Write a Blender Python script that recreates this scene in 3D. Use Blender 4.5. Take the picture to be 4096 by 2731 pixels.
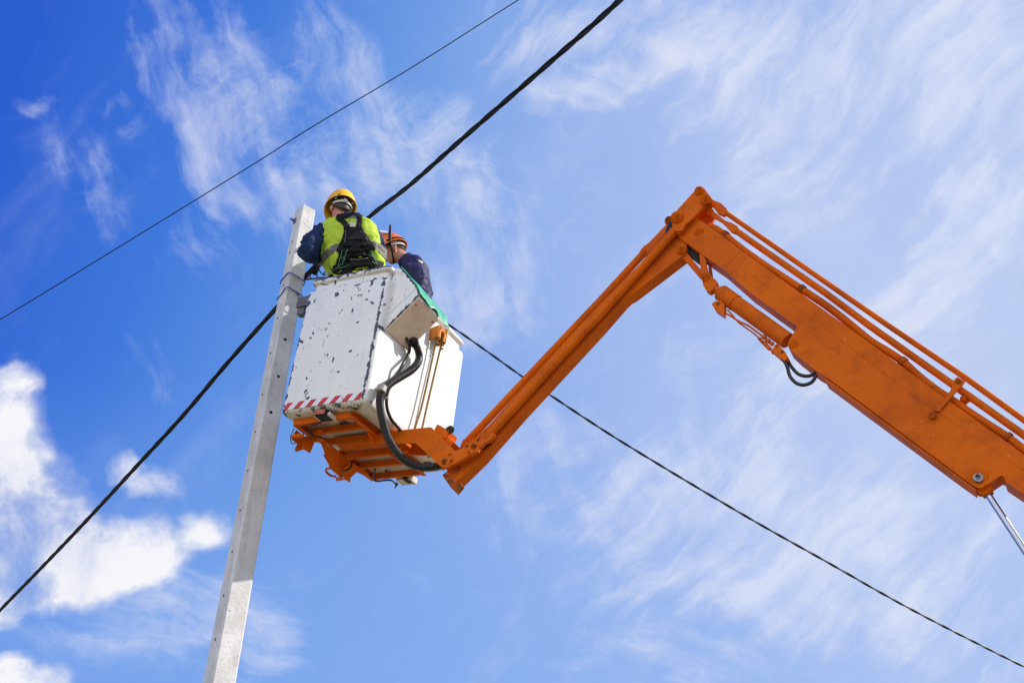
import bpy, bmesh, math, random
from mathutils import Vector, Matrix, noise
from mathutils.bvhtree import BVHTree
random.seed(7)
S = bpy.context.scene
for o in list(bpy.data.objects): bpy.data.objects.remove(o)

# ------------------------------------------------------------------ camera
FPX, PITCH, ROLL = 4210.0, 0.555, 0.047
FWD = Vector((0, math.cos(PITCH), math.sin(PITCH)))
R0 = Vector((1, 0, 0)); U0 = R0.cross(FWD)
CR = R0*math.cos(ROLL) + U0*math.sin(ROLL)
CU = -R0*math.sin(ROLL) + U0*math.cos(ROLL)
CAM = Vector((0, 0, 1.6))
cd = bpy.data.cameras.new('camera'); cam = bpy.data.objects.new('camera', cd)
S.collection.objects.link(cam); S.camera = cam
cd.sensor_width = 36; cd.lens = FPX/4096*36; cd.clip_end = 5000; cd.clip_start = .05
M3 = Matrix((CR, CU, -FWD)).transposed()
cam.matrix_world = Matrix.Translation(CAM) @ M3.to_4x4()

# ------------------------------------------------------------------ node expression helper
def lin(r, g, b):
    f = lambda c: (c/255/12.92 if c/255 <= .04045 else ((c/255+.055)/1.055)**2.4)
    return (f(r), f(g), f(b), 1)
class X:
    nt = None
    def __init__(s, sock): s.s = sock
    @staticmethod
    def m(op, *a, clamp=False):
        n = X.nt.nodes.new('ShaderNodeMath'); n.operation = op; n.use_clamp = clamp
        for i, v in enumerate(a):
            if isinstance(v, X): X.nt.links.new(v.s, n.inputs[i])
            else: n.inputs[i].default_value = v
        return X(n.outputs[0])
    def __add__(s, o): return X.m('ADD', s, o)
    __radd__ = __add__
    def __sub__(s, o): return X.m('SUBTRACT', s, o)
    def __rsub__(s, o): return X.m('SUBTRACT', o, s)
    def __mul__(s, o): return X.m('MULTIPLY', s, o)
    __rmul__ = __mul__
    def __truediv__(s, o): return X.m('DIVIDE', s, o)
    def max(s, o): return X.m('MAXIMUM', s, o)
    def min(s, o): return X.m('MINIMUM', s, o)
    def abs(s): return X.m('ABSOLUTE', s)
    def exp(s): return X.m('EXPONENT', s)
    def gt(s, o): return X.m('GREATER_THAN', s, o)
    def clamp(s): return X.m('ADD', s, 0.0, clamp=True)
    def step(s, a, b):
        n = X.nt.nodes.new('ShaderNodeMapRange'); n.interpolation_type = 'SMOOTHSTEP'
        X.nt.links.new(s.s, n.inputs[0]); n.inputs[1].default_value = a; n.inputs[2].default_value = b
        return X(n.outputs[0])
def link(a, b): X.nt.links.new(a.s if isinstance(a, X) else a, b)
def setin(n, name, v):
    if isinstance(v, X) or hasattr(v, 'is_output'): link(v, n.inputs[name])
    else: n.inputs[name].default_value = v
def mixc(f, a, b):
    n = X.nt.nodes.new('ShaderNodeMix'); n.data_type = 'RGBA'
    setin2 = lambda i, v: (link(v, n.inputs[i]) if (isinstance(v, X) or hasattr(v, 'is_output')) else setattr(n.inputs[i], 'default_value', v))
    setin2(0, f); setin2(6, a); setin2(7, b)
    return X(n.outputs[2])
def nz(vec, scale, detail=4, rough=.55, dist=0, lac=2.0):
    n = X.nt.nodes.new('ShaderNodeTexNoise'); n.inputs['Scale'].default_value = scale
    n.inputs['Detail'].default_value = detail; n.inputs['Roughness'].default_value = rough
    n.inputs['Distortion'].default_value = dist; n.inputs['Lacunarity'].default_value = lac
    if vec is not None: link(vec, n.inputs['Vector'])
    return X(n.outputs['Fac'])
def mapping(vec, loc=(0,0,0), rot=(0,0,0), scale=(1,1,1), typ='POINT'):
    n = X.nt.nodes.new('ShaderNodeMapping'); n.vector_type = typ
    n.inputs['Location'].default_value = loc; n.inputs['Rotation'].default_value = rot; n.inputs['Scale'].default_value = scale
    link(vec, n.inputs['Vector']); return n.outputs['Vector']
def sep(vec):
    n = X.nt.nodes.new('ShaderNodeSeparateXYZ'); link(vec, n.inputs[0]); return [X(o) for o in n.outputs]
def comb(x, y, z):
    n = X.nt.nodes.new('ShaderNodeCombineXYZ')
    for i, v in enumerate((x, y, z)):
        if isinstance(v, X): link(v, n.inputs[i])
        else: n.inputs[i].default_value = v
    return n.outputs[0]
def dot(vec, w):
    n = X.nt.nodes.new('ShaderNodeVectorMath'); n.operation = 'DOT_PRODUCT'
    link(vec, n.inputs[0]); n.inputs[1].default_value = w; return X(n.outputs['Value'])

# ------------------------------------------------------------------ sun and sky
SUND = Vector((.772, .079, .631)).normalized()
elev = math.asin(SUND.z); azim = math.atan2(SUND.x, SUND.y)
SUN_STRENGTH = 4.6
ld = bpy.data.lights.new('sun', 'SUN'); ld.energy = SUN_STRENGTH; ld.angle = math.radians(.5); ld.color = (1, .93, .82)
sun = bpy.data.objects.new('sun', ld); S.collection.objects.link(sun)
sun.rotation_euler = (-SUND).to_track_quat('-Z', 'Y').to_euler()
W = bpy.data.worlds.new('World'); S.world = W; W.use_nodes = True
nt = W.node_tree; X.nt = nt; nt.nodes.clear()
def world():
    out = nt.nodes.new('ShaderNodeOutputWorld'); bg = nt.nodes.new('ShaderNodeBackground')
    link(bg.outputs[0], out.inputs[0]); bg.inputs[1].default_value = .1
    sky = nt.nodes.new('ShaderNodeTexSky'); sky.sky_type = 'NISHITA'; sky.sun_disc = False
    sky.sun_elevation = elev; sky.sun_rotation = azim; sky.altitude = 200; sky.dust_density = .6; sky.ozone_density = 2.2
    tc = nt.nodes.new('ShaderNodeTexCoord'); D = tc.outputs['Generated']
    z = dot(D, FWD).max(.12)
    u = dot(D, R0)/z; v = dot(D, U0)/z      # tangent coordinates about a fixed compass direction of the sky
    cr, sr = math.cos(ROLL), math.sin(ROLL)
    def uv(px, py):
        a = (px-2048)/FPX; b = (1365.5-py)/FPX
        return a*cr - b*sr, a*sr + b*cr
    P = comb(u, v, 0.0)
    # --- clear-sky colour: deep blue far from the sun side, paler towards it
    t = (u*.92 - v*.30 + .52)
    def ramp(x, stops):
        n = nt.nodes.new('ShaderNodeValToRGB'); e = n.color_ramp.elements
        while len(e) < len(stops): e.new(.5)
        for el, (p_, c) in zip(e, stops): el.position = p_; el.color = c
        link(x, n.inputs[0]); return X(n.outputs[0])
    base = ramp(t, [(0.0, lin(40, 92, 208)), (.18, lin(62, 120, 221)), (.36, lin(106, 156, 231)), (.56, lin(146, 178, 238)), (.78, lin(172, 195, 241)), (1.0, lin(188, 206, 242))])
    low = (v*-1.0 - .02).step(0, .30)*(1-(u*1.0+.42).step(0, .9)*.55)
    base = mixc(low*.75, base, lin(128, 170, 238))
    sc = nt.nodes.new('ShaderNodeVectorMath'); sc.operation = 'SCALE'; link(base, sc.inputs[0]); sc.inputs['Scale'].default_value = 7.3
    skyg = nt.nodes.new('ShaderNodeVectorMath'); skyg.operation = 'MULTIPLY_ADD'
    link(sky.outputs[0], skyg.inputs[0]); skyg.inputs[1].default_value = (.05, .07, .10); link(sc.outputs[0], skyg.inputs[2])
    # --- cirrus wisps
    warp = nt.nodes.new('ShaderNodeTexNoise'); warp.inputs['Scale'].default_value = 2.6; warp.inputs['Detail'].default_value = 6; warp.inputs['Roughness'].default_value = .55
    link(P, warp.inputs['Vector'])
    wv = nt.nodes.new('ShaderNodeVectorMath'); wv.operation = 'MULTIPLY_ADD'
    link(warp.outputs['Color'], wv.inputs[0]); wv.inputs[1].default_value = (.17, .17, 0); link(P, wv.inputs[2])
    PW = wv.outputs[0]
    def blob(cx, cy, rx, ry, ang=0, amp=1.0, src=None):
        a, b = uv(cx, cy)
        m = mapping(src or PB, (a, b, 0), (0, 0, math.radians(ang)), (rx/FPX, ry/FPX, 1), 'TEXTURE')
        g = nt.nodes.new('ShaderNodeTexGradient'); g.gradient_type = 'SPHERICAL'; link(m, g.inputs[0])
        return X(g.outputs['Fac']).step(0, .9)*amp
    wb = nt.nodes.new('ShaderNodeTexNoise'); wb.inputs['Scale'].default_value = 7; wb.inputs['Detail'].default_value = 5
    link(P, wb.inputs['Vector'])
    wbm = nt.nodes.new('ShaderNodeVectorMath'); wbm.operation = 'MULTIPLY_ADD'
    link(wb.outputs['Color'], wbm.inputs[0]); wbm.inputs[1].default_value = (.15, .15, 0)
    sub = nt.nodes.new('ShaderNodeVectorMath'); sub.operation = 'SUBTRACT'; link(P, sub.inputs[0]); sub.inputs[1].default_value = (.075, .075, 0)
    link(sub.outputs[0], wbm.inputs[2]); PB = wbm.outputs[0]
    def soft(x, lo, hi, p): return X.m('POWER', ((x-lo)/(hi-lo)).clamp(), p)
    streak = lambda ang, sc_, st: nz(mapping(PW, (0, 0, 0), (0, 0, math.radians(ang)), (1, st, 1), 'POINT'), sc_, 7, .62)
    fine = nz(PW, 12, 10, .68)
    def tex(ang, sc_, st, off):
        base_ = nz(mapping(PW, (off, off*.7, 0), (0, 0, math.radians(ang)), (1, 1/st, 1), 'TEXTURE'), sc_, 9, .60)
        fib = nz(mapping(PW, (off*2, 1, 0), (0, 0, math.radians(ang)), (1, 1/(st*2.0), 1), 'TEXTURE'), sc_*2.2, 6, .60)
        return (base_-.5)*3.3 + (fib-.5)*2.5 + (fine-.5)*1.5
    sA = tex(46, 3.6, 2.6, 3.1); sB = tex(112, 4.2, 1.8, 7.7); sC = tex(-14, 3.8, 2.2, 1.3)
    wis = [ # cx, cy, rx, ry, angle, amp, texture
      (860,330,330,520,24,1.32,1),(1150,450,300,330,0,.6,0),(1130,620,760,330,-22,.8,1),(1370,350,210,380,25,.8,1),(1680,500,420,200,-20,.75,0),
      (330,680,100,280,22,.5,1),(240,345,150,35,-12,.42,2),(500,530,110,70,10,.42,0),(830,960,240,340,0,.4,1),
      (2000,1100,260,300,-50,1.0,1),(1600,740,680,150,-8,.8,2),(1250,650,420,200,-30,.5,1),(2420,290,560,110,18,1.15,2),(1300,80,260,260,60,.5,1),
      (1950,120,500,200,10,.55,0),(2600,120,500,300,10,.5,0),
      (3350,250,1050,480,18,.95,0),(3900,500,700,600,40,.7,0),(3650,1150,1000,200,44,1.05,0),(3250,560,600,200,40,.8,0),(3950,1250,600,200,35,.7,0),(3000,950,500,250,20,.45,0),
      (2950,2170,760,330,-6,1.05,0),(2700,2000,480,420,40,.7,0),(2150,1900,420,420,10,.75,1),(2750,2600,700,150,3,1.05,2),(1700,640,520,260,-15,.5,1),(3350,2350,600,300,35,.7,0),(4000,2450,500,600,40,.65,0),
      (3000,1780,560,300,-20,.6,1),(2790,1340,230,230,0,.6,1),(650,1520,160,280,10,.4,1),
      (620,2420,640,300,-8,.68,2),(1050,2640,330,200,0,.75,2),(3700,1900,500,300,20,.4,0),(1900,2350,700,200,0,.35,2),(2350,2450,500,350,20,.4,0)]
    groups = [None, None, None]
    for cx, cy, rx, ry, an, am, k in wis:
        b = blob(cx, cy, rx*1.35, ry*1.35, an, am); groups[k] = b if groups[k] is None else groups[k] + b
    def wisp(g, tx): return soft(g.min(1.1)*.85 + tx, .24, 1.62, 1.35)*(g*2.2).clamp()
    cir = wisp(groups[0], sA) + wisp(groups[1], sB) + wisp(groups[2], sC)
    veil = (blob(3500, 700, 2600, 2400, 0, 1.0, P)*.50*(nz(PW, 3.2, 7, .6).step(.25, .75)+.30))
    gw = soft(tex(38, 2.6, 2.2, 11.3)*.8 + (fine-.5)*.6, .05, 1.3, 1.3)*((u*.9+.50).step(0, .7)*.55+.16)
    cir = (1.0-(cir*-1.25-gw*1.1-veil).exp())*.93
    # thin haze wisps everywhere else on the sky dome
    # --- cumulus, lower left
    cu = None
    for cx, cy, rx, ry, an, am in [(-150,2080,760,420,0,1.8),(350,2120,520,240,-12,1.5),(-40,1690,340,330,-10,1.5),(180,1880,330,220,-25,1.2),
        (640,2180,230,150,-15,1.0),(490,1750,120,150,0,.9),(640,1870,250,110,-35,1.0),(830,2080,130,150,-40,.7),(190,2640,380,170,-10,1.6),(-60,2300,400,120,0,.6),(150,2170,620,170,-4,.7),(720,2080,330,170,-10,.45),(60,1500,150,110,0,.9)]:
        b = blob(cx-25, cy+55, rx*.94, ry*.92, an, am); cu = b if cu is None else cu + b
    puff = nz(P, 10.5, 13, .60, .25)
    cud = soft((cu.min(1.1) + (puff-.5)*3.8*(cu*1.8).clamp()), .12, 1.30, 1.1)*(cu*5.0).clamp()
    cub = nz(PB, 6, 7, .6)
    cucol = mixc(((cub-.5)*2.4+.15+(puff-.5)*1.6+cud*.35).step(-.25, .75), lin(178, 192, 230), lin(246, 246, 251))
    cicol = mixc(cir.step(0, .8), lin(196, 210, 244), lin(230, 234, 248))
    def sc10(c, k):
        s_ = nt.nodes.new('ShaderNodeVectorMath'); s_.operation = 'SCALE'; link(c, s_.inputs[0]); s_.inputs['Scale'].default_value = k; return X(s_.outputs[0])
    col = mixc(cir.clamp(), skyg.outputs[0], sc10(cicol, 7.85))
    col = mixc(cud.clamp(), col, sc10(cucol, 7.85))
    # --- unseen half of the dome: bright cloud added as fill for shaded faces
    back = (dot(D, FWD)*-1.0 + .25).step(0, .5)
    fill_cl = nz(D, 2.2, 7, .58).step(.30, .62)*.35 + dot(D, (-.78, -.60, .18)).step(-.05, .85)*.65
    col = mixc(back, col, mixc(fill_cl*.92, sc10(lin(120, 158, 230), 10.0) if False else X(comb(1.8, 2.7, 5.2)), X(comb(14.0, 14.2, 15.0))))
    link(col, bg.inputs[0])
world()
S.view_settings.view_transform = 'Standard'; S.view_settings.look = 'None'; S.view_settings.exposure = .35; S.view_settings.gamma = 1

# ------------------------------------------------------------------ reference frames of the place
NC = Vector((-.943, 6.0837, 4.8533))            # near bottom corner of the basket
BA = Vector((.88864953, -.45430461, -.06252466)); BU = Vector((.05628967, -.02725148, .9980425)).normalized()
BA = (BA - BU*BA.dot(BU)).normalized(); BB = BU.cross(BA)
BM = Matrix.Translation(NC) @ Matrix((BA, BB, BU)).transposed().to_4x4()
BH = Vector((.45511961, .89043031, 0)); AH = Vector((.89043031, -.45511961, 0))   # boom plane normal / direction
def ray(px, py): return (FWD*FPX + CR*(px-2048) + CU*(1365.5-py)).normalized()
def at(px, py, o):
    """a point of the boom, in the vertical plane o metres along the boom's own cross axis"""
    d = ray(px, py); t = ((NC-CAM).dot(BH)+o)/d.dot(BH); return CAM + d*t
def aty(px, py, y):
    d = ray(px, py); return CAM + d*(y/d.y)
def proj(p):
    q = p-CAM; z = q.dot(FWD); return (2048+FPX*q.dot(CR)/z, 1365.5-FPX*q.dot(CU)/z)

# ------------------------------------------------------------------ object helpers
WM = {}
def tagit(o, label=None, cat=None, group=None, kind=None):
    if label: o['label'] = label
    if cat: o['category'] = cat
    if group: o['group'] = group
    if kind: o['kind'] = kind
    return o
def place(o, parent, M=None):
    M = M or Matrix.Identity(4); S.collection.objects.link(o); WM[o.name] = M
    if parent:
        o.parent = parent; o.matrix_parent_inverse = WM[parent.name].inverted()
    o.matrix_basis = M; return o
def empty(name, loc):
    return place(bpy.data.objects.new(name, None), None, Matrix.Translation(loc))
def smooth_all(me, ang=35):
    for p in me.polygons: p.use_smooth = True
    try: me.set_sharp_from_angle(angle=math.radians(ang))
    except Exception: pass
class MB:
    def __init__(s): s.bm = bmesh.new()
    def poly(s, pts):
        try: return s.bm.faces.new([s.bm.verts.new(p) for p in pts])
        except ValueError: return None
    def prism(s, pts, dv):
        a = [s.bm.verts.new(p) for p in pts]; b = [s.bm.verts.new(Vector(p)+dv) for p in pts]; n = len(pts)
        s.bm.faces.new(a); s.bm.faces.new(b[::-1])
        for i in range(n): s.bm.faces.new((a[i], b[i], b[(i+1)%n], a[(i+1)%n]))
    def box(s, c, ax, ay, az):
        c = Vector(c)
        v = [s.bm.verts.new(c + ax*i + ay*j + az*k) for i in (-1, 1) for j in (-1, 1) for k in (-1, 1)]
        for f in ((0,1,3,2),(4,6,7,5),(0,4,5,1),(2,3,7,6),(0,2,6,4),(1,5,7,3)): s.bm.faces.new([v[i] for i in f])
    def rings(s, rs, closed=True, caps=True):
        R = [[s.bm.verts.new(p) for p in r] for r in rs]; n = len(R[0])
        for a, b in zip(R, R[1:]):
            for i in range(n if closed else n-1):
                j = (i+1) % n; s.bm.faces.new((a[i], a[j], b[j], b[i]))
        if caps and closed:
            s.bm.faces.new(R[0][::-1]); s.bm.faces.new(R[-1])
        return R
    def tube(s, pts, rad, seg=12, caps=True, flat=1.0, up=None):
        pts = [Vector(p) for p in pts]; n = len(pts)
        rad = rad if isinstance(rad, (list, tuple)) else [rad]*n
        T = [(pts[min(i+1, n-1)]-pts[max(i-1, 0)]).normalized() for i in range(n)]
        u = up or (Vector((0, 0, 1)) if abs(T[0].z) < .9 else Vector((1, 0, 0)))
        rs = []
        for i in range(n):
            u = (u - T[i]*u.dot(T[i])).normalized(); w = T[i].cross(u)
            rs.append([pts[i] + (u*math.cos(2*math.pi*k/seg) + w*math.sin(2*math.pi*k/seg)*flat)*rad[i] for k in range(seg)])
        s.rings(rs, True, caps)
    def cyl(s, a, b, r, seg=24, bev=0.0):
        a = Vector(a); b = Vector(b); d = (b-a).normalized()
        if bev: s.tube([a, a+d*bev*.999, b-d*bev*.999, b], [r-bev, r, r, r-bev], seg)
        else: s.tube([a, b], r, seg)
    def sphere(s, c, rx, ry=None, rz=None, axes=None, seg=20, rows=12):
        ry = ry or rx; rz = rz or rx; c = Vector(c)
        ax, ay, az = axes or (Vector((1,0,0)), Vector((0,1,0)), Vector((0,0,1)))
        rs = []
        for j in range(1, rows):
            th = math.pi*j/rows
            rs.append([c + ax*rx*math.sin(th)*math.cos(2*math.pi*k/seg) + ay*ry*math.sin(th)*math.sin(2*math.pi*k/seg) - az*rz*math.cos(th) for k in range(seg)])
        R = s.rings(rs, True, False)
        b = s.bm.verts.new(c-az*rz); t = s.bm.verts.new(c+az*rz)
        for k in range(seg):
            s.bm.faces.new((b, R[0][(k+1)%seg], R[0][k])); s.bm.faces.new((t, R[-1][k], R[-1][(k+1)%seg]))
    def build(s, name, mat, parent=None, M=None, bevel=0, ang=35, inv=False, split=False):
        if split:
            left = set(s.bm.verts); isl = []
            while left:
                st = [left.pop()]; comp = set(st)
                while st:
                    v = st.pop()
                    for e in v.link_edges:
                        w = e.other_vert(v)
                        if w in left: left.discard(w); comp.add(w); st.append(w)
                isl.append(comp)
            if len(isl) > 1:
                isl.sort(key=lambda c: min(v.index for v in c)); o = None
                for comp in isl:
                    k = MB(); mp = {v: k.bm.verts.new(v.co) for v in comp}
                    for f in {f for v in comp for f in v.link_faces}: k.bm.faces.new([mp[v] for v in f.verts])
                    o2 = k.build(name, mat, parent, M, bevel, ang, inv); o = o or o2
                s.bm.free(); return o
        if bevel:
            es = [e for e in s.bm.edges if len(e.link_faces) == 2 and e.calc_face_angle(0) > .5]
            try: bmesh.ops.bevel(s.bm, geom=es, offset=bevel, segments=2, affect='EDGES', clamp_overlap=True)
            except Exception: pass
        bmesh.ops.recalc_face_normals(s.bm, faces=s.bm.faces)
        me = bpy.data.meshes.new(name); s.bm.to_mesh(me); s.bm.free()
        if M is not None and inv: me.transform(M.inverted())
        smooth_all(me, ang); me.materials.append(mat)
        return place(bpy.data.objects.new(name, me), parent, M)
def catmull(P, n=8):
    P = [Vector(p) for p in P]; Q = [P[0]*2-P[1]] + P + [P[-1]*2-P[-2]]; out = []
    for i in range(1, len(Q)-2):
        for k in range(n):
            t = k/n; a, b, c, d = Q[i-1:i+3]
            out.append(.5*((2*b) + (c-a)*t + (2*a-5*b+4*c-d)*t*t + (3*b-a-3*c+d)*t**3))
    out.append(P[-1].copy()); return out
def resample(P, step):
    L = [0]
    for a, b in zip(P, P[1:]): L.append(L[-1]+(b-a).length)
    n = max(2, int(L[-1]/step)); out = []; j = 0
    for i in range(n+1):
        s = L[-1]*i/n
        while j < len(L)-2 and L[j+1] < s: j += 1
        f = (s-L[j])/max(L[j+1]-L[j], 1e-9); out.append(P[j].lerp(P[j+1], min(1, f)))
    return out
def to_mesh_eval(o):
    dg = bpy.context.evaluated_depsgraph_get(); dg.update()
    return bpy.data.meshes.new_from_object(o.evaluated_get(dg))

# ------------------------------------------------------------------ materials
def mat(name, col, rough=.5, metal=0, coat=0, bump=None, spec=.5, build=None, **kw):
    m = bpy.data.materials.new(name); m.use_nodes = True; X.nt = m.node_tree
    b = m.node_tree.nodes['Principled BSDF']
    b.inputs['Base Color'].default_value = (*col[:3], 1); b.inputs['Roughness'].default_value = rough
    b.inputs['Metallic'].default_value = metal; b.inputs['Coat Weight'].default_value = coat
    b.inputs['Specular IOR Level'].default_value = spec; b.inputs['Coat Roughness'].default_value = .2
    tc = m.node_tree.nodes.new('ShaderNodeTexCoord'); P = tc.outputs['Object']
    if build: build(b, P)
    if bump:
        sc, st, det = bump; bp = m.node_tree.nodes.new('ShaderNodeBump')
        bp.inputs['Strength'].default_value = st; bp.inputs['Distance'].default_value = .01
        link(nz(P, sc, det, .6), bp.inputs['Height']); link(bp.outputs[0], b.inputs['Normal'])
    for k, v in kw.items(): b.inputs[k.replace('_', ' ')].default_value = v
    return m
def vary(c1, c2, sc=6, lo=.35, hi=.65, det=5, rlo=None, rhi=None):
    def f(b, P):
        t = nz(P, sc, det, .6).step(lo, hi); link(mixc(t, (*c1[:3], 1), (*c2[:3], 1)), b.inputs['Base Color'])
        if rlo is not None: link(t*(rhi-rlo)+rlo, b.inputs['Roughness'])
    return f
def paint_orange(b, P):
    t = nz(P, 2.3, 6, .6).step(.3, .7); t2 = nz(P, 9, 8, .7)
    c = mixc(t, (.70, .138, .0015, 1), (.58, .106, .002, 1))
    c = mixc(nz(mapping(P, (4,2,1), (.3,.2,.8), (6,1.5,6)), 1.0, 6, .65).step(.46, .70)*.50, c, (.34, .065, .006, 1)); c = mixc(t2.step(.52, .72)*.5, c, (.28, .06, .012, 1))
    chip = nz(P, 26, 6, .72).gt(.705)
    c = mixc(chip*.85, c, (.055, .03, .022, 1))
    scr = nz(mapping(P, (0,0,0), (.3, .2, .8), (40, 3, 40)), 1.4, 3, .5).gt(.735)
    c = mixc(scr*.5, c, (.75, .40, .22, 1))
    link(c, b.inputs['Base Color']); link(t2*.25+.38, b.inputs['Roughness'])
    bp = X.nt.nodes.new('ShaderNodeBump'); bp.inputs['Strength'].default_value = .12; bp.inputs['Distance'].default_value = .004
    link(nz(P, 60, 4, .6), bp.inputs['Height']); link(bp.outputs[0], b.inputs['Normal'])
ORANGE = mat('orange_paint', (.6, .11, .006), .4, spec=.1, build=paint_orange)
def rusty(b, P):
    t = nz(P, 14, 6, .7).step(.4, .65)
    link(mixc(t, (.42, .085, .004, 1), (.16, .045, .010, 1)), b.inputs['Base Color'])
PIN = mat('worn_orange_pin', (.4, .09, .02), .6, spec=.12, build=rusty)
DARKGAP = mat('dark_gap_shade', (.02, .014, .02), .8)  # near-black colour standing for the shade inside gaps and bores
BW, BD, BHT = .698, 1.148, 1.0
def gelcoat(b, P):
    x, y, z = sep(P)
    n1 = nz(P, 26, 8, .62); n2 = nz(P, 11, 7, .6); n3 = nz(P, 70, 3, .5)
    yy = y.max(0.0)
    d1 = (x*-1.0-.027).abs().max(yy*2.0-.014)
    d2 = (x+BW).abs().max(yy)
    d3 = (z-BHT-.002).abs().max(yy-.03)
    d4 = (z-1.094).abs().max(yy-.03)
    up_ = (z-.80).max(0.0)
    wob = (n1-.5)*.11 + (n3-.5)*.02
    eA = (wob*.60 + .0085 - up_*.09 - d1).gt(0.0)
    eB = (wob*1.1 + .021 + (n2-.5)*.10 - d2).gt(0.0)
    eC = (wob*.75 + .005 - d3).gt(0.0)
    eD = (wob*.9 + .009 - d4).gt(0.0)
    bot = (z*-1.0+.03).step(-.03, .03)
    lowband = (1.0-((z-.018)/.035).abs().clamp())
    l1 = (x*.757+z*.653-.746).abs(); l2 = (x*.719-z*.695+.4256).abs()
    eF = (wob*.55 + .004 - l1.min(l2)).gt(0.0)*(1.0-(y-.086).gt(0.0))*(x-.012).gt(0.0)
    m1 = eA.max(eB).max(eC).max(eD)
    m2 = (n2 + (n3-.5)*.25 + bot*.035 + lowband*.05).gt(.655)
    dots = nz(P, 48, 2, .4).gt(.735)
    streak = nz(mapping(P, (3,1,7), (.2, .5, .4), (60, 60, 5)), 1.0, 2, .4).gt(.775)
    wp = X.nt.nodes.new('ShaderNodeTexNoise'); wp.inputs['Scale'].default_value = 38; wp.inputs['Detail'].default_value = 3; link(P, wp.inputs['Vector'])
    wm_ = X.nt.nodes.new('ShaderNodeVectorMath'); wm_.operation = 'MULTIPLY_ADD'; link(wp.outputs['Color'], wm_.inputs[0]); wm_.inputs[1].default_value = (.030,0,.030); link(P, wm_.inputs[2])
    spots = None
    for cx, cy, rx, ry, an in ((805,462,26,20,30),(765,325,12,20,0),(810,370,24,14,0),(1020,365,30,10,-5),(1175,300,24,34,0),(1168,352,12,28,10),(570,530,10,28,10),(500,562,30,34,0),(470,655,12,22,0),(967,635,8,32,-10),(1022,757,13,9,0),(833,661,9,8,0),(690,827,7,20,0),(558,870,15,8,25),(528,922,15,8,20),(708,898,8,8,0),(945,1057,15,15,0),(765,1148,9,32,-12),(820,1270,13,9,0),(628,1172,9,9,0),(485,1340,7,20,0),(502,1410,8,7,0),(430,955,28,14,30),(1115,515,15,11,20),(1172,552,24,13,35),(1140,432,12,10,40),(875,418,8,7,0),(1290,350,18,30,15),(1305,290,18,24,10),(660,340,48,6,14),(378,1228,7,7,0),(456,1024,7,7,0),(500,1545,20,13,0),(895,1450,6,6,0),(530,1265,7,6,0),(1240,790,22,20,0),(1020,400,4,40,-25),(955,505,3,36,-35)):
        d = ray(1040+cx*.3826, 1000+cy*.3826); tt = (NC-CAM).dot(BB)/d.dot(BB); q = CAM+d*tt-NC; lx, lz = q.dot(BA), q.dot(BU)
        mm = mapping(wm_.outputs[0], (lx+.015, 0, lz+.015), (0, math.radians(an), 0), (rx*.3826/430*1.08, 9, ry*.3826/430*1.02), 'TEXTURE')
        g_ = X.nt.nodes.new('ShaderNodeTexGradient'); g_.gradient_type = 'SPHERICAL'; link(mm, g_.inputs[0])
        v_ = X(g_.outputs['Fac']).gt(.12); spots = v_ if spots is None else spots.max(v_)
    onA = (1.0-(y-.05).step(0, .05))
    botm = bot*(nz(P, 7, 6, .6)+(n1-.5)*.3).gt(.60)
    chips = (m1 + (m2+dots+streak+spots)*onA + botm + eF).clamp()
    rare = nz(P, 17, 5, .6).gt(.735)
    white = mixc(nz(P, 3, 5, .6).step(.3, .7), (.80, .80, .78, 1), (.73, .735, .735, 1))
    vst = nz(mapping(P, (0,0,0), (0,0,0), (30, 30, 2)), 1.0, 5, .6).step(.5, .8)
    white = mixc(vst*.25, white, (.52, .49, .40, 1))
    rim = (1.0-((z-1.062).abs()/.018).clamp())*(nz(P, 7, 4, .6).step(.35, .6))
    white = mixc(rim*.55, white, (.50, .36, .20, 1))
    dirt = bot*nz(P, 6, 6, .6).step(.2, .7)
    white = mixc(dirt*.6, white, (.44, .36, .20, 1))
    low = (1.0-(z/.10).clamp())*nz(P, 13, 6, .65).step(.45, .7)
    white = mixc(low*.5, white, (.40, .34, .22, 1))
    c = mixc(chips, white, mixc(bot, (.060, .075, .125, 1), (.085, .08, .08, 1)))  # underside chips tinted grey-brown, bounce light put into their colour
    c = mixc(rare*(1.0-onA)*.7, c, (.40, .42, .42, 1))
    link(c, b.inputs['Base Color']); link(chips*.3+.35, b.inputs['Roughness'])
    bp = X.nt.nodes.new('ShaderNodeBump'); bp.inputs['Strength'].default_value = .5; bp.inputs['Distance'].default_value = .0015
    link((1.0-chips)+n3*.2, bp.inputs['Height']); link(bp.outputs[0], b.inputs['Normal'])
GEL = mat('white_gelcoat_chipped', (.8,.8,.8), .4, build=gelcoat)
def creamy(b, P):
    t = nz(P, 9, 7, .65); s_ = nz(mapping(P, (0,0,0), (.4,.3,.9), (50, 5, 20)), 1.2, 4, .6).step(.6, .7)
    c = mixc(t.step(.3, .7), (.78, .68, .55, 1), (.64, .55, .42, 1)); c = mixc(s_*.5, c, (.84, .77, .66, 1))
    link(c, b.inputs['Base Color'])
CREAM = mat('scratched_cream_panel', (.6,.5,.36), .5, build=creamy)
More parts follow.
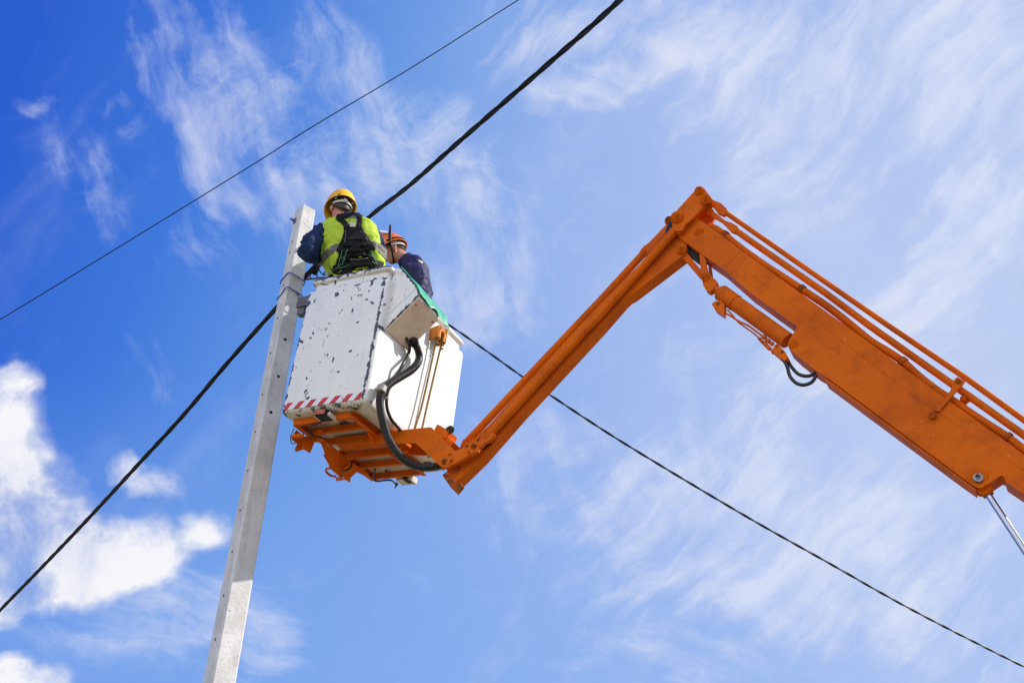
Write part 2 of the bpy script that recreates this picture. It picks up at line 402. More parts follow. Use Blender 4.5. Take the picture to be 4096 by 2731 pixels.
def conc(b, P):
    t = nz(P, 5, 6, .6).step(.3, .7); c = mixc(t, (.66, .66, .66, 1), (.50, .50, .505, 1))
    pit = nz(P, 60, 3, .5).gt(.685); c = mixc(pit*.75, c, (.16, .15, .14, 1))
    st = nz(mapping(P, (0,0,0), (0,0,0), (9, 9, 1.2)), 1, 5, .6).step(.5, .75); c = mixc(st*.5, c, (.34, .335, .32, 1)); c = mixc(nz(P, 16, 7, .7).step(.52, .70)*.3, c, (.36, .355, .34, 1))
    link(c, b.inputs['Base Color'])
    bp = X.nt.nodes.new('ShaderNodeBump'); bp.inputs['Strength'].default_value = .55; bp.inputs['Distance'].default_value = .006
    h = nz(mapping(P, (0,0,0), (.3, .5, .2), (20, 20, 34)), 1.2, 6, .65) + nz(P, 120, 3, .6)*.3
    link(h, bp.inputs['Height']); link(bp.outputs[0], b.inputs['Normal'])
CONC = mat('cast_concrete', (.5,.5,.48), .85, build=conc)
RUBBER = mat('black_rubber', (.018, .017, .019), .36, spec=.45, build=vary((.007,.007,.009),(.018,.016,.016), 30))
CABLE = mat('black_cable_sheath', (.010, .010, .011), .5, spec=.25)
BLUEW = mat('blue_plastic_wire', (.015, .05, .36), .45)
CHROME = mat('chrome_rod', (.34, .37, .44), .14, 1)
STEEL = mat('zinc_steel', (.3, .3, .32), .45, 1, build=vary((.26,.27,.29),(.14,.14,.15), 40))
GREYST = mat('grey_painted_steel', (.10, .10, .13), .5, build=vary((.11,.11,.15),(.07,.06,.06), 12))
def cloth(c1, c2, sc=5):
    def f(b, P):
        link(mixc(nz(P, sc, 5, .6).step(.3, .7), (*c1, 1), (*c2, 1)), b.inputs['Base Color'])
        bp = X.nt.nodes.new('ShaderNodeBump'); bp.inputs['Strength'].default_value = .5; bp.inputs['Distance'].default_value = .02
        link(nz(P, 14, 4, .5)+nz(P, 260, 2, .5)*.12, bp.inputs['Height']); link(bp.outputs[0], b.inputs['Normal'])
        b.inputs['Specular IOR Level'].default_value = .2
    return f
NAVY = mat('navy_work_cloth', (.01,.02,.06), .8, build=cloth((.009,.022,.075), (.014,.032,.095)))
NAVY2 = mat('violet_navy_work_cloth', (.02,.02,.08), .6, build=cloth((.024,.024,.085), (.034,.032,.105)))
VEST = mat('hi_vis_yellow_green_mesh', (.4,.6,.05), .75, build=cloth((.40,.57,.045), (.47,.63,.06), 8))
REFL = mat('grey_reflective_band', (.17,.17,.15), .6, spec=.2, build=vary((.18,.18,.155),(.14,.14,.12), 20))
BAND2 = mat('pale_reflective_band', (.38,.40,.38), .5)
WEB = mat('black_harness_webbing', (.006,.006,.007), .7, spec=.2, bump=(300, .3, 2))
PAD = mat('black_moulded_pad', (.02,.02,.022), .6, spec=.12, build=vary((.005,.005,.006),(.010,.010,.011), 20))
STITCH = mat('green_stitching', (.10,.34,.16), .7)
CLEARP = mat('clear_plastic_tag', (.75,.78,.78), .25)
def skinb(b, P):
    link(mixc(nz(P, 25, 4, .6).step(.3, .7), (.58, .27, .19, 1), (.48, .19, .13, 1)), b.inputs['Base Color'])
SKIN = mat('skin', (.5,.25,.18), .5, build=skinb, Subsurface_Weight=.08)
HAIR = mat('dark_brown_hair', (.03,.016,.01), .6, build=vary((.022,.012,.008),(.06,.032,.022), 60))
HAIRG = mat('short_greying_hair', (.10,.07,.06), .7, build=vary((.07,.05,.045),(.16,.12,.11), 60))
YEL = mat('yellow_helmet_plastic', (.9,.5,.005), .32, coat=.1, build=vary((.92,.52,.004),(.84,.45,.004), 8))
ORH = mat('orange_helmet_plastic', (.72,.12,.012), .35, coat=.2, build=vary((.80,.175,.012),(.68,.13,.01), 8))
BLK = mat('black_plastic', (.008,.008,.011), .5, spec=.2)
WHP = mat('white_plastic_strap', (.62,.64,.63), .4, build=vary((.66,.68,.67),(.5,.52,.51), 18))
CLMP = mat('grey_hose_clamp', (.30,.28,.24), .5)
AMBER = mat('amber_orange_paint', (.8,.3,.02), .45, spec=.2, build=vary((.62,.21,.015),(.48,.15,.015), 18))
ROPE = mat('hemp_rope', (.33,.20,.07), .9, build=vary((.38,.24,.09),(.22,.13,.045), 60))
GREEN = mat('green_tarpaulin', (.03,.38,.22), .38, build=vary((.03,.40,.23),(.025,.30,.18), 5))
LENS = mat('orange_lamp_lens', (.42,.09,.03), .3, build=vary((.45,.10,.03),(.25,.06,.03), 20))
def tape(b, P):
    x, y, z = sep(P)
    s_ = X.m('FRACT', (x*1.0 - z*.80 + 3.02)/.0985)
    red = s_.gt(.5); c = mixc(red, (.74, .74, .78, 1), (.50, .006, .012, 1))
    wear = nz(P, 30, 6, .65).gt(.66); c = mixc(wear, c, (.10, .11, .16, 1))
    link(c, b.inputs['Base Color'])
TAPE = mat('red_white_tape', (.7,.7,.7), .35, build=tape)
def glassm():
    m = bpy.data.materials.new('clear_visor'); m.use_nodes = True; X.nt = m.node_tree; n = m.node_tree.nodes; n.clear()
    o = n.new('ShaderNodeOutputMaterial'); mx = n.new('ShaderNodeMixShader'); t = n.new('ShaderNodeBsdfTransparent'); g = n.new('ShaderNodeBsdfPrincipled')
    g.inputs['Base Color'].default_value = (.85,.87,.9,1); g.inputs['Roughness'].default_value = .12
    mx.inputs[0].default_value = .72; link(t.outputs[0], mx.inputs[1]); link(g.outputs[0], mx.inputs[2]); link(mx.outputs[0], o.inputs[0]); return m
VISOR = glassm()
def groundm(b, P):
    t = nz(P, .25, 8, .6).step(.35, .65); c = mixc(t, (.25, .20, .13, 1), (.14, .15, .07, 1))
    c = mixc(nz(P, 6, 6, .7).step(.4, .7)*.5, c, (.30, .24, .15, 1)); link(c, b.inputs['Base Color'])
GROUND = mat('dry_soil_and_grass', (.3,.25,.15), .95, build=groundm, bump=(8, .6, 6))

# ------------------------------------------------------------------ ground
g = MB(); g.poly([(-1500,-1500,0),(1500,-1500,0),(1500,1500,0),(-1500,1500,0)])
tagit(g.build('ground', GROUND), kind='structure')

# ------------------------------------------------------------------ boom lift
lift = empty('boom_lift', Vector((4.6, 3.3, 0)))
tagit(lift, 'orange articulated boom lift carrying a chipped white work basket beside the concrete pole', 'boom lift')
L = lambda *p: Vector(p)                           # basket-local point
# basket shell
def rrect(ins, z, r=.035, n=5):
    x0, x1, y0, y1 = -BW+ins, -ins, ins, BD-ins; r = max(.004, r); P = []
    for cx, cy, a0 in ((x1-r, y1-r, 0), (x0+r, y1-r, 90), (x0+r, y0+r, 180), (x1-r, y0+r, 270)):
        for k in range(n+1):
            a = math.radians(a0+90*k/n); P.append(Vector((cx+r*math.cos(a), cy+r*math.sin(a), z)))
    return P
m = MB()
prof = [(.125, .006), (.12, -.004), (.055, -.004), (.03, .0), (.013, .009), (.003, .022), (0, .045), (0, .5), (0, .975), (.003, .992), (.014, 1.0),
        (.026, 1.004), (.028, 1.02), (.028, 1.06), (.02, 1.066), (.010, 1.073), (.006, 1.085), (.008, 1.098), (.018, 1.106), (.04, 1.106), (.05, 1.095), (.052, .2), (.056, .06)]
m.rings([rrect(i, z, .038 if i < .04 else .03) for i, z in prof])
bucket = m.build('bucket', GEL, lift, BM, ang=40)
tagit(bucket, 'white fibreglass basket with chipped blue-grey paint')
def bl(mb, name, mt, par=None, **k): return mb.build(name, mt, par or bucket, BM, **k)
m = MB(); m.box((-.350, -.0015, .052), L(.312,0,0), L(0,.0015,0), L(0,0,.026))
# tape follows the measured strip just above the rounded lower edge
bl(m, 'warning_tape', TAPE)
# control box on the right face
CB0, CB1 = .075, .37
pr = [(-.012, .600), (.21, .822), (.222, .842), (.188, .925), (.03, 1.108), (-.02, 1.108)]
m = MB(); m.prism([L(x, CB0, z) for x, z in pr], L(0, CB1-CB0, 0)); cb = bl(m, 'control_box', GEL, bevel=.006)
m = MB()
e = L(.7071, 0, .7071); nn = L(.7071, 0, -.7071)
c0 = L(.0, CB0+.003, .600)+nn*.010; m.prism([c0, c0+e*.305, c0+e*.305+L(0, CB1-CB0-.006, 0), c0+L(0, CB1-CB0-.006, 0)], nn*-.006)
bl(m, 'box_underside', CREAM, cb)
m = MB()
m.prism([L(.005, CB0-.004, .735), L(.012, CB0-.004, .728), L(.205, CB0-.004, .905), L(.198, CB0-.004, .912)], L(0, .006, 0)); bl(m, 'fold_line', GEL, cb)
m = MB()
for (t_, y_) in ((.27, CB0+.03), (.27, CB1-.03)):
    q = L(.0, 0, .600)+nn*.010+e*t_; q.y = y_; m.cyl(q, q+nn*.004, .007, 12)
bl(m, 'screw', PIN, cb, split=True)
# orange hook bracket on the right face, ropes hang from it
m = MB()
m.prism([L(.0, .665, .93), L(.075, .665, .945), L(.075, .665, .845), L(.0, .665, .835)], L(0, .012, 0))
m.prism([L(.0, .775, .965), L(.080, .775, .975), L(.080, .775, .845), L(.0, .775, .835)], L(0, .012, 0))
m.prism([L(.0, .677, .93), L(.078, .677, .945), L(.078, .677, .915), L(.0, .677, .90)], L(0, .098, 0))
m.prism([L(.066, .677, .94), L(.078, .677, .945), L(.078, .677, .85), L(.066, .677, .85)], L(0, .03, 0))
m.prism([L(.066, .745, .94), L(.078, .745, .945), L(.078, .745, .85), L(.066, .745, .85)], L(0, .03, 0))
bmesh.ops.translate(m.bm, verts=m.bm.verts, vec=(0,-.05,0)); bl(m, 'hook_bracket', AMBER, bevel=.002)
# side bracket between basket and pole
m = MB(); m.box((-.755, .07, .955), L(.058,0,0), L(0,.03,0), L(0,0,.042)); m.box((-.765, .07, .875), L(.030,0,0), L(0,.025,0), L(0,0,.026)); bl(m, 'side_bracket', GREYST, bevel=.004, split=True)
# marker lamps below the floor
def lamp(c, s=1):
    m = MB(); m.box(c+L(0,0,-.012), L(.062*s,0,0), L(0,.045*s,0), L(0,0,.012)); h = bl(m, 'marker_lamp', GEL, bevel=.008)
    m = MB(); m.box(c+L(-.004,-.012,-.006), L(.045*s,0,0), L(0,.047*s,0), L(0,0,.020)); bl(m, 'lamp_housing', BLK, h, bevel=.004)
    m = MB(); m.box(c+L(-.010,-.040*s,-.002), L(.040*s,0,0), L(0,.028*s,0), L(0,0,.016)); bl(m, 'lens', LENS, h, bevel=.004)
lamp(L(-.335, .055, -.03)); 
m = MB(); c = L(-.345, 1.13, -.035); m.box(c, L(.062,0,0), L(0,.05,0), L(0,0,.022)); h = bl(m, 'marker_lamp', GEL, bevel=.01)
m = MB(); m.box(c+L(.025,-.03,-.012), L(.016,0,0), L(0,.045,0), L(0,0,.016)); bl(m, 'lamp_housing', BLK, h, bevel=.004)

# support frame below the floor
def chan(m, p, q, h=.062, w=.028, t=.005):
    """C-section beam: web facing the near side plus two flanges"""
    p = Vector(p); q = Vector(q); d = (q-p); dn = d.normalized(); s_ = dn.cross(Vector((0,0,1))); s_.normalize()
    ln = d/2; c = (p+q)/2
    m.box(c+L(0,0,-h/2), ln, s_*t/2, L(0,0,h/2))
    m.box(c-s_*w/2+L(0,0,-t/2-.0), ln*.999, s_*w/2, L(0,0,t/2))
    m.box(c-s_*w/2+L(0,0,-h+t/2), ln*.999, s_*w/2, L(0,0,t/2))
Z0 = -.006
FX0, FX1 = -.625, -.165
beams = [(.085, FX0, FX1, .046), (.245, FX0, FX1-.01, .040), (.645, -.60, .09, .052), (.83, FX0, FX1, .044), (1.03, FX0+.02, FX1, .042)]
frame = None
for y, x0, x1, h in beams:
    m = MB(); chan(m, (x0, y, Z0), (x1, y, Z0), h)
    o = bl(m, 'support_frame' if frame is None else 'cross_beam', ORANGE, frame, bevel=.0015)
    if frame is None: frame = o; tagit(o, 'orange steel frame under the basket floor')
for x, y0, y1 in ((FX0-.004, .085, .36), (FX0+.02, .60, 1.06), (FX1+.006, .085, .395), (FX1+.004, .66, 1.06)):
    m = MB(); chan(m, (x, y1, Z0), (x, y0, Z0), .048, .03); bl(m, 'side_rail', ORANGE, frame, bevel=.0015)
m = MB()   # gusset triangles
m.prism([L(-.16, .40, -.07), L(-.16, .25, -.03), L(-.16, .40, -.128)], L(.006,0,0))
m.prism([L(.02, .43, -.07), L(.02, .64, -.02), L(.02, .64, -.08), L(.02,.46,-.14)], L(.006,0,0))
m.prism([L(-.19, .60, -.075), L(-.19, .83, -.06), L(-.19, .83, -.015), L(-.19, .60, -.015)], L(.006,0,0))
bl(m, 'gusset', ORANGE, frame, split=True)
# carrier plates reaching from the frame to the arm joint
near = [(-.60,-.012),(-.60,-.058),(-.30,-.075),(-.02,-.108),(.120,-.128),(.150,-.128),(.182,-.136),(.41,-.335),(.435,-.332),(.462,-.30),(.50,-.235),(.478,-.214),(.285,-.030),(.27,-.026),(.04,-.022),(.0,-.022)]
m = MB(); m.prism([L(x, .395, z) for x, z in near], L(0, .009, 0)); bl(m, 'carrier_plate', ORANGE, frame, bevel=.0015)
m = MB(); m.prism([L(x, .60, z+.004) for x, z in near[3:]], L(0, .009, 0)); bl(m, 'carrier_plate', ORANGE, frame, bevel=.0015)
m = MB(); m.box(L(.17,.50,-.03), L(.10,0,0), L(0,.096,0), L(0,0,.004)); m.box(L(-.25,.50,-.02), L(.3,0,0), L(0,.096,0), L(0,0,.004)); bl(m, 'cover_plate', ORANGE, frame, split=True)
# grease block with black cap beside the carrier
m = MB(); m.box(L(.335,.50,-.045), L(.05,0,-.03), L(0,.06,0), L(.012,0,.030)); m.box(L(.40,.50,-.12), L(.03,0,-.03), L(0,.05,0), L(.012,0,.014))
bl(m, 'pivot_block', ORANGE, frame, bevel=.004)
m = MB(); m.cyl(L(.375,.47,-.025), L(.405,.45,-.034), .027, 20, .003); bl(m, 'black_cap', RUBBER, frame)
# hanging cradle plates below the floor
def F(cx, cy, h):
    d = ray(1080+cx*.2679, 1560+cy*.2679); t = ((NC+BU*h-CAM).dot(BU))/d.dot(BU); q = CAM+d*t-NC; return L(q.dot(BA), q.dot(BB), h)
def cradle(polys, dv=(0, 0, .006)):
    for P_ in polys:
        m = MB(); m.prism([F(*p) for p in P_], L(*dv)); bl(m, 'cradle', ORANGE, frame, bevel=.001)
cradle([[(700,605,-.05),(790,600,-.05),(785,750,-.09),(690,740,-.09)],
        [(690,740,-.09),(785,750,-.09),(860,790,-.095),(945,860,-.10),(1195,1065,-.10),(1470,1255,-.10),(1445,1272,-.10),(1390,1272,-.10),(1215,1160,-.10),(1060,970,-.10),(850,815,-.10),(765,800,-.10),(700,765,-.09)]])
cradle([[(765,800,-.10),(850,830,-.10),(1060,970,-.10),(920,1192,-.235),(892,1165,-.225)]], (.006,0,0))
cradle([[(1060,970,-.10),(1195,1065,-.10),(1045,1300,-.26),(920,1192,-.235)], [(1195,1065,-.10),(1215,1100,-.10),(1080,1300,-.25),(1045,1300,-.26)]], (.004,.004,0))
cradle([[(1040,1210,-.22),(1215,1100,-.14),(1300,1220,-.18),(1205,1305,-.23),(1080,1290,-.25)], [(1215,1095,-.10),(1300,1220,-.13),(1330,1240,-.13),(1460,1262,-.10),(1390,1200,-.10)]], (0,0,.005))
cradle([[(985,1300,-.25),(1045,1290,-.25),(1130,1338,-.25),(990,1355,-.25),(978,1335,-.25)], [(1090,1300,-.25),(1205,1270,-.23),(1190,1380,-.27),(1130,1340,-.26)], [(792,960,-.16),(815,958,-.16),(890,1130,-.20),(870,1100,-.20)]], (.0,.005,.002))
cradle([[(515,688,-.075),(640,690,-.075),(610,780,-.10),(592,940,-.20),(478,870,-.19),(500,760,-.12)], [(640,690,-.075),(680,720,-.075),(620,790,-.10),(592,940,-.20)]], (.005,0,0))
cradle([[(395,590,-.07),(512,688,-.08),(492,880,-.15),(380,915,-.17),(365,890,-.17),(405,800,-.15),(325,740,-.12),(320,690,-.11),(350,655,-.10)]], (0,.006,0))
m = MB(); m.cyl(F(345,690,-.12), F(500,680,-.11), .016, 14); bl(m, 'cradle_tube', ORANGE, frame)
m = MB(); m.tube(catmull([F(890,1165,-.21),F(835,1178,-.21),F(835,1210,-.21),F(900,1270,-.22),F(985,1290,-.23)],6), .010, 10, flat=.5); bl(m, 'handle', ORANGE, frame)
m = MB(); m.tube(catmull([L(-.655,.13,-.05),L(-.685,.15,-.10),L(-.68,.17,-.14),L(-.65,.18,-.13),L(-.63,.16,-.08)],6), .004, 8); bl(m, 'wire_loop', STEEL, frame)
m = MB()
m.tube(catmull([L(-.36,.07,-.055),L(-.45,.10,-.06),L(-.52,.12,-.075),L(-.51,.17,-.10),L(-.45,.24,-.10)],6), .007, 8)
m.tube(catmull([F(1215,1060,-.11),F(1222,1110,-.16),F(1175,1180,-.22),F(1080,1200,-.235)],6), .007, 8)
m.tube(catmull([F(1568,1176,-.045),F(1545,1291,-.055),F(1586,1355,-.05),F(1788,1340,-.045),F(1874,1389,-.045)],6), .007, 8)
m.tube([F(1874,1389,-.045),F(1895,1400,-.05),F(1860,1470,-.06)], [.010,.012,.002], 8)
bl(m, 'lamp_cable', RUBBER, frame, split=True)

# corrugated hoses
def corr(m, pts, r, pitch, depth, seg=16):
    P = resample(catmull(pts, 10), pitch/4); rad = [r - (depth if (i % 4) in (2, 3) else 0) for i in range(len(P))]
    m.tube(P, rad, seg)
def G(px, py, a0):
    """basket-local point a0 metres off the right face, seen at a measured picture position"""
    d = ray(px, py); t = ((NC+BA*a0-CAM).dot(BA))/d.dot(BA); q = CAM+d*t-NC; return L(q.dot(BA), q.dot(BB), q.dot(BU))
def under(px, py):
    n = L(.7071, 0, -.7071); nw = BM.to_3x3() @ n; p0 = BM @ L(0, 0, .592); d = ray(px, py); t = (p0-CAM).dot(nw)/d.dot(nw); return BM.inverted() @ (CAM+d*t)
u1 = under(1650, 1360); u2 = under(1624, 1350)
hp = [u1+L(-.02,-.01,.03), u1+L(.004,0,-.006), G(1672,1398,u1.x+.01), G(1677,1428,u1.x), G(1667,1457,.10), G(1640,1484,.085), G(1602,1507,.07), G(1562,1532,.06), G(1534,1562,.055), G(1521,1592,.054), G(1520,1625,.056), G(1531,1684,.066), G(1551,1749,.09), G(1586,1806,.13), G(1632,1848,.18), G(1681,1867,.24), G(1731,1867,.31), G(1775,1856,.37)]
m = MB(); corr(m, hp, .0285, .0115, .0042); hose = bl(m, 'corrugated_hose', RUBBER, ang=60)
m = MB(); m.tube([G(1529,1546,.055), G(1522,1568,.055)], [.034,.035], 24); bl(m, 'hose_clamp', CLMP, hose, bevel=.002)
m = MB(); m.cyl(u1, G(1664,1380,u1.x+.012), .033, 20, .004); bl(m, 'hose_collar', BLK, hose)
hp2 = [u2+L(-.02,-.01,.03), u2, G(1639,1386,u2.x+.005), G(1631,1421,u2.x-.02), G(1614,1451,.06), G(1591,1494,.045), G(1564,1536,.032), G(1549,1574,.026), G(1546,1600,.024), G(1550,1640,.026), G(1567,1680,.03), G(1590,1705,.04), G(1600,1722,.06)]
m = MB(); m.tube(resample(catmull(hp2, 10), .02), .0115, 14); h2 = bl(m, 'thin_hose', RUBBER)
m = MB(); m.cyl(G(1546,1587,.025), G(1546,1598,.025), .0155, 18, .002); bl(m, 'hose_clamp', CLMP, h2)

# ---- arm and boom (outline measured in the vertical plane of the boom)
def plate(m, pts, o, th): m.prism([at(x, y, o) for x, y in pts], BH*th)
AN, AT = .445, .095      # upper arm: near side offset, width
arm_pts = [(1783,1889),(1823,1929),(1923,1832),(2079,1654),(2397,1311),(2490,1205),(2507,1188),(2530,1175),(2726,1026),(2741,1018),(2748,1005),(2746,974),(2718,925),(2690,925),(2640,975),(2400,1217),(2321,1300),(1952,1703),(1900,1752),(1850,1815)]
m = MB(); plate(m, arm_pts, AN, AT); arm = m.build('upper_arm', ORANGE, lift, bevel=.003); tagit(arm, 'slender upper arm rising from the basket to the elbow')
m = MB(); plate(m, [(1781,1889),(1823,1930),(1838,1926),(1852,1945),(1828,1974),(1803,1949),(1769,1900)], AN+.001, .022); m.build('end_block', PIN, arm, bevel=.002)
m = MB()
for (x, y) in ((1832,1878),): m.cyl(at(x,y,AN-.006), at(x,y,AN+.01), .024, 20, .004)
m.build('pin_boss', PIN, arm)
def rod(pts, o, r, name, par, seg=16, mt=None):
    m = MB(); m.tube([at(x, y, o) for x, y in pts], r, seg); return m.build(name, mt or ORANGE, par)
# two parallel link rods on the upper arm
def midl(a, b): return ((a[0]+b[0])/2, (a[1]+b[1])/2)
r1 = rod([(1945,1752),(2300,1364),(2412,1244),(2690,935),(2712,905)], .405, .0270, 'link_rod', lift, 24); tagit(r1, 'near parallel rod along the upper arm')
r2 = rod([(1872,1762),(2300,1309),(2400,1204),(2580,1008)], .575, .0265, 'link_rod', lift, 24); tagit(r2, 'far parallel rod along the upper arm')
m = MB(); plate(m, [(1860,1800),(1838,1795),(1850,1760),(1885,1740),(1900,1760)], .56, .03); m.build('rod_eye', ORANGE, r2, bevel=.004)
m = MB(); plate(m, [(2558,1005),(2575,985),(2594,972),(2663,900),(2680,880),(2690,895),(2672,915),(2612,985),(2600,1005),(2580,1022)], .565, .02); m.build('rod_fork', ORANGE, r2, bevel=.004)
m = MB(); m.cyl(at(2678,884,.555), at(2678,884,.60), .034, 20, .004); m.build('pin', PIN, r2, split=True)
# front fork of near rod
m = MB(); plate(m, [(1905,1792),(1925,1786),(1938,1770),(1962,1758),(1978,1738),(1964,1716),(1944,1722),(1925,1745),(1912,1765)], .385, .03); m.build('rod_fork', ORANGE, r1, bevel=.006)
m = MB(); plate(m, [(2400,1150+90),(2410,1228),(2450,1180),(2690,925),(2715,935),(2735,915),(2741,898),(2715,880),(2690,905)], .392, .03)
m.build('rod_head', ORANGE, r1, bevel=.006)
# short near link with bolts at the basket joint
lk = [(1762,1858),(1765,1838),(1780,1822),(1800,1812),(1868,1783),(1880,1772),(1895,1768),(1910,1776),(1915,1790),(1910,1803),(1895,1811),(1872,1822),(1815,1854),(1790,1868),(1772,1868)]
m = MB(); plate(m, lk, .362, .03); link1 = m.build('joint_link', ORANGE, lift, bevel=.002)
m = MB(); plate(m, [(x-2, y+2) for x, y in lk], .60, .02); m.build('joint_link', ORANGE, lift, bevel=.002)
m = MB(); plate(m, [(1789,1858),(1813,1845),(1808,1815),(1788,1826),(1780,1845)], .357, .006); plate(m, [(1873,1819),(1897,1806),(1888,1775),(1862,1785)], .357, .006); m.build('keeper_plate', ORANGE, link1, bevel=.001, split=True)
for (x, y, r) in ((1778,1845,.020),(1895,1785,.019),(1799,1816,.010),(1804,1842,.010),(1867,1783,.010),(1875,1808,.010)):
    m = MB(); m.cyl(at(x,y,.350), at(x,y,.365), r, 6 if r < .015 else 20, .002); m.build('bolt', PIN, link1, split=True)
m = MB(); m.cyl(at(1899,1790,.392), at(1899,1790,.62), .030, 20, .003); m.cyl(at(1780,1845,.37), at(1780,1845,.62), .022, 18); m.build('joint_pin', ORANGE, link1)
m = MB(); plate(m, [(1850,1845),(1815,1868),(1785,1885),(1795,1905),(1850,1880),(1885,1850),(1910,1820),(1925,1800)], .50, .012); m.build('inner_web', ORANGE, arm, split=True)
m = MB(); m.prism([at(1908,1760,.41), at(1932,1738,.41), at(1930,1745,.43), at(1910,1770,.43)], BH*.01); plate(m,[(1926,1788),(1962,1763),(1960,1778),(1934,1800)],.443,.01); m.build('recess_shade', DARKGAP, arm)  # dark slivers on the arm, a recess's shade put into their colour

# rocker plates at the elbow
rock = [(2784,757),(2795,748),(2806,746),(2817,754),(2842,795),(2838,806),(2815,815),(2780,862),(2741,898),(2730,921),(2703,925),(2691,908),(2686,884),(2690,862),(2700,850)]
m = MB(); plate(m, rock, .375, .018); rk = m.build('rocker_plate', ORANGE, lift, bevel=.003); tagit(rk, 'pair of rocker plates at the elbow')
m = MB(); plate(m, [(2795,748),(2806,746),(2817,754),(2849,797),(2855,812),(2848,826),(2830,836),(2780,866),(2741,898),(2700,895),(2690,862)], .50, .018); m.build('far_plate', ORANGE, rk, bevel=.003)
m = MB(); m.cyl(at(2823,797,.365), at(2823,797,.53), .036, 28, .004); m.build('elbow_pin', ORANGE, rk)
for (x, y, r, z) in ((2796,763,.029,.352),(2820,795,.033,.345),(2709,869,.034,.345)):
    m = MB(); m.cyl(at(x,y,z), at(x,y,.38), r, 28, .003); p_ = m.build('pin_cap', ORANGE, rk)
    m = MB(); m.cyl(at(x+2,y-7,z-.008), at(x+2,y-7,z+.002), .0065, 8); m.cyl(at(x+1,y+7,z-.008), at(x+1,y+7,z+.002), .0065, 8); m.build('grease_nipple', PIN, p_, split=True)
m = MB(); m.cyl(at(2710,872,.362), at(2710,872,.395), .046, 28, .006); m.build('boss', ORANGE, rk)
# black corrugated hose bend at the elbow
m = MB(); corr(m, [at(2690,960,.51),at(2684,930,.51),at(2694,905,.51),at(2715,885,.51),at(2745,870,.51)], .038, .011, .004); m.build('elbow_hose', RUBBER, lift, ang=60)

# lower boom
BN, BT = .425, .125
boom_pts = [(2777,866),(2856,918),(2966,1002),(3221,1186),(3380,1300),(3773,1586),(4010,1755),(4096,1818),(4700,2256),
            (4700,2400),(4096,1976),(4024,1928),(4014,1903),(4002,1901),(3959,1930),(3945,1938),(3925,1950),(3908,1948),(3880,1932),(3845,1906),(3300,1503),(3266,1484),(3190,1425),(3168,1404),(3155,1392),(3150,1375),(3155,1362),(3180,1323),(3189,1306),(3000,1170),(2891,1075),(2811,1020),(2711,945),(2725,925),(2741,898)]
m = MB(); plate(m, boom_pts, BN, BT); boom = m.build('lower_boom', ORANGE, lift, bevel=.003); tagit(boom, 'broad lower boom running down to the right')
m = MB()   # weld seams on the near side
def seam(pts, r=.0016, o=BN-.0005): m.tube([at(x, y, o) for x, y in pts], r, 6)
seam([(2960,1010),(2892,1072)]); seam([(2986,1032),(2960,1058),(2960,1066),(3300,1312),(3700,1615),(4096,1880)]); seam([(2960,1060),(2925,1094)])
m.build('weld_seam', ORANGE, boom, split=True)
m = MB(); plate(m, [(3300,1508),(3845,1911),(3900,1952),(3904,1962),(3850,1925),(3300,1520)], BN+.012, BT-.02); m.build('lower_flange', ORANGE, boom, bevel=.003)
m = MB(); plate(m, [(2738,950),(2760,965),(2800,985),(2838,1020),(2868,1060),(2800,1052),(2748,1018)], .50, .012)
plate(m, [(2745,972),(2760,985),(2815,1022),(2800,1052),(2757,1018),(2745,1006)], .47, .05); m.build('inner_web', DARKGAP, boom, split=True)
m = MB(); m.cyl(at(2797,928,BN-.012), at(2797,928,BN+.01), .030, 28, .004); m.build('pin_cap', ORANGE, boom)
m = MB(); m.cyl(at(3173,1374,BN-.016), at(3173,1374,BN+.01), .0275, 28, .004); m.build('pin_cap', ORANGE, boom)
m = MB(); m.cyl(at(3912,1908,BN-.010), at(3912,1908,BN+.01), .048, 32, .004); m.build('boss', ORANGE, boom)
m = MB(); P0, P1 = at(3912,1908,BN-.018), at(3912,1908,BN+.01)
m.tube([P0+BH*.02, P0, P0, P0+BH*.02], [.024,.024,.0135,.0135], 28, caps=False); m.build('steel_bush', STEEL, boom)
m = MB(); m.cyl(P0+BH*.0015, P1, .0142, 20); m.build('bore_plug', DARKGAP, boom)  # solid dark plug, its colour stands for the shade in the bore
# rear bracket plate carrying the lower rod
m = MB(); plate(m, [(2777,868),(2826,843),(2838,835),(2850,838),(2862,858),(2857,876),(2836,903),(2800,885)], .535, .02); bp_ = m.build('bracket_plate', ORANGE, boom, bevel=.003)
m = MB(); m.cyl(at(2841,849,.485), at(2841,849,.55), .026, 24, .004); m.build('pin', ORANGE, bp_, split=True)
# two long rods above the boom
q1 = rod([(2890,842),(2950,884),(3300,1127),(3550,1300),(3858,1508),(4096,1680),(4700,2112)], .50, .0165, 'boom_rod', lift); tagit(q1, 'upper tie rod parallel to the boom')
m = MB(); plate(m, [(2849,798),(2857,802),(2882,812),(2906,834),(2912,846),(2898,858),(2890,860),(2870,850),(2856,830),(2848,822)], .485, .028); m.build('rod_fork', ORANGE, q1, bevel=.006)
q2 = rod([(2935,916),(2990,956),(3300,1171),(3474,1300),(4096,1740),(4700,2170)], .50, .0205, 'boom_rod', lift); tagit(q2, 'lower tie rod parallel to the boom')
m = MB(); plate(m, [(2841,838),(2852,845),(2868,856),(2900,882),(2930,893),(2950,905),(2950,914),(2938,931),(2925,926),(2900,900),(2886,886),(2858,870),(2842,862)], .478, .024); m.build('rod_fork', ORANGE, q2, bevel=.006)
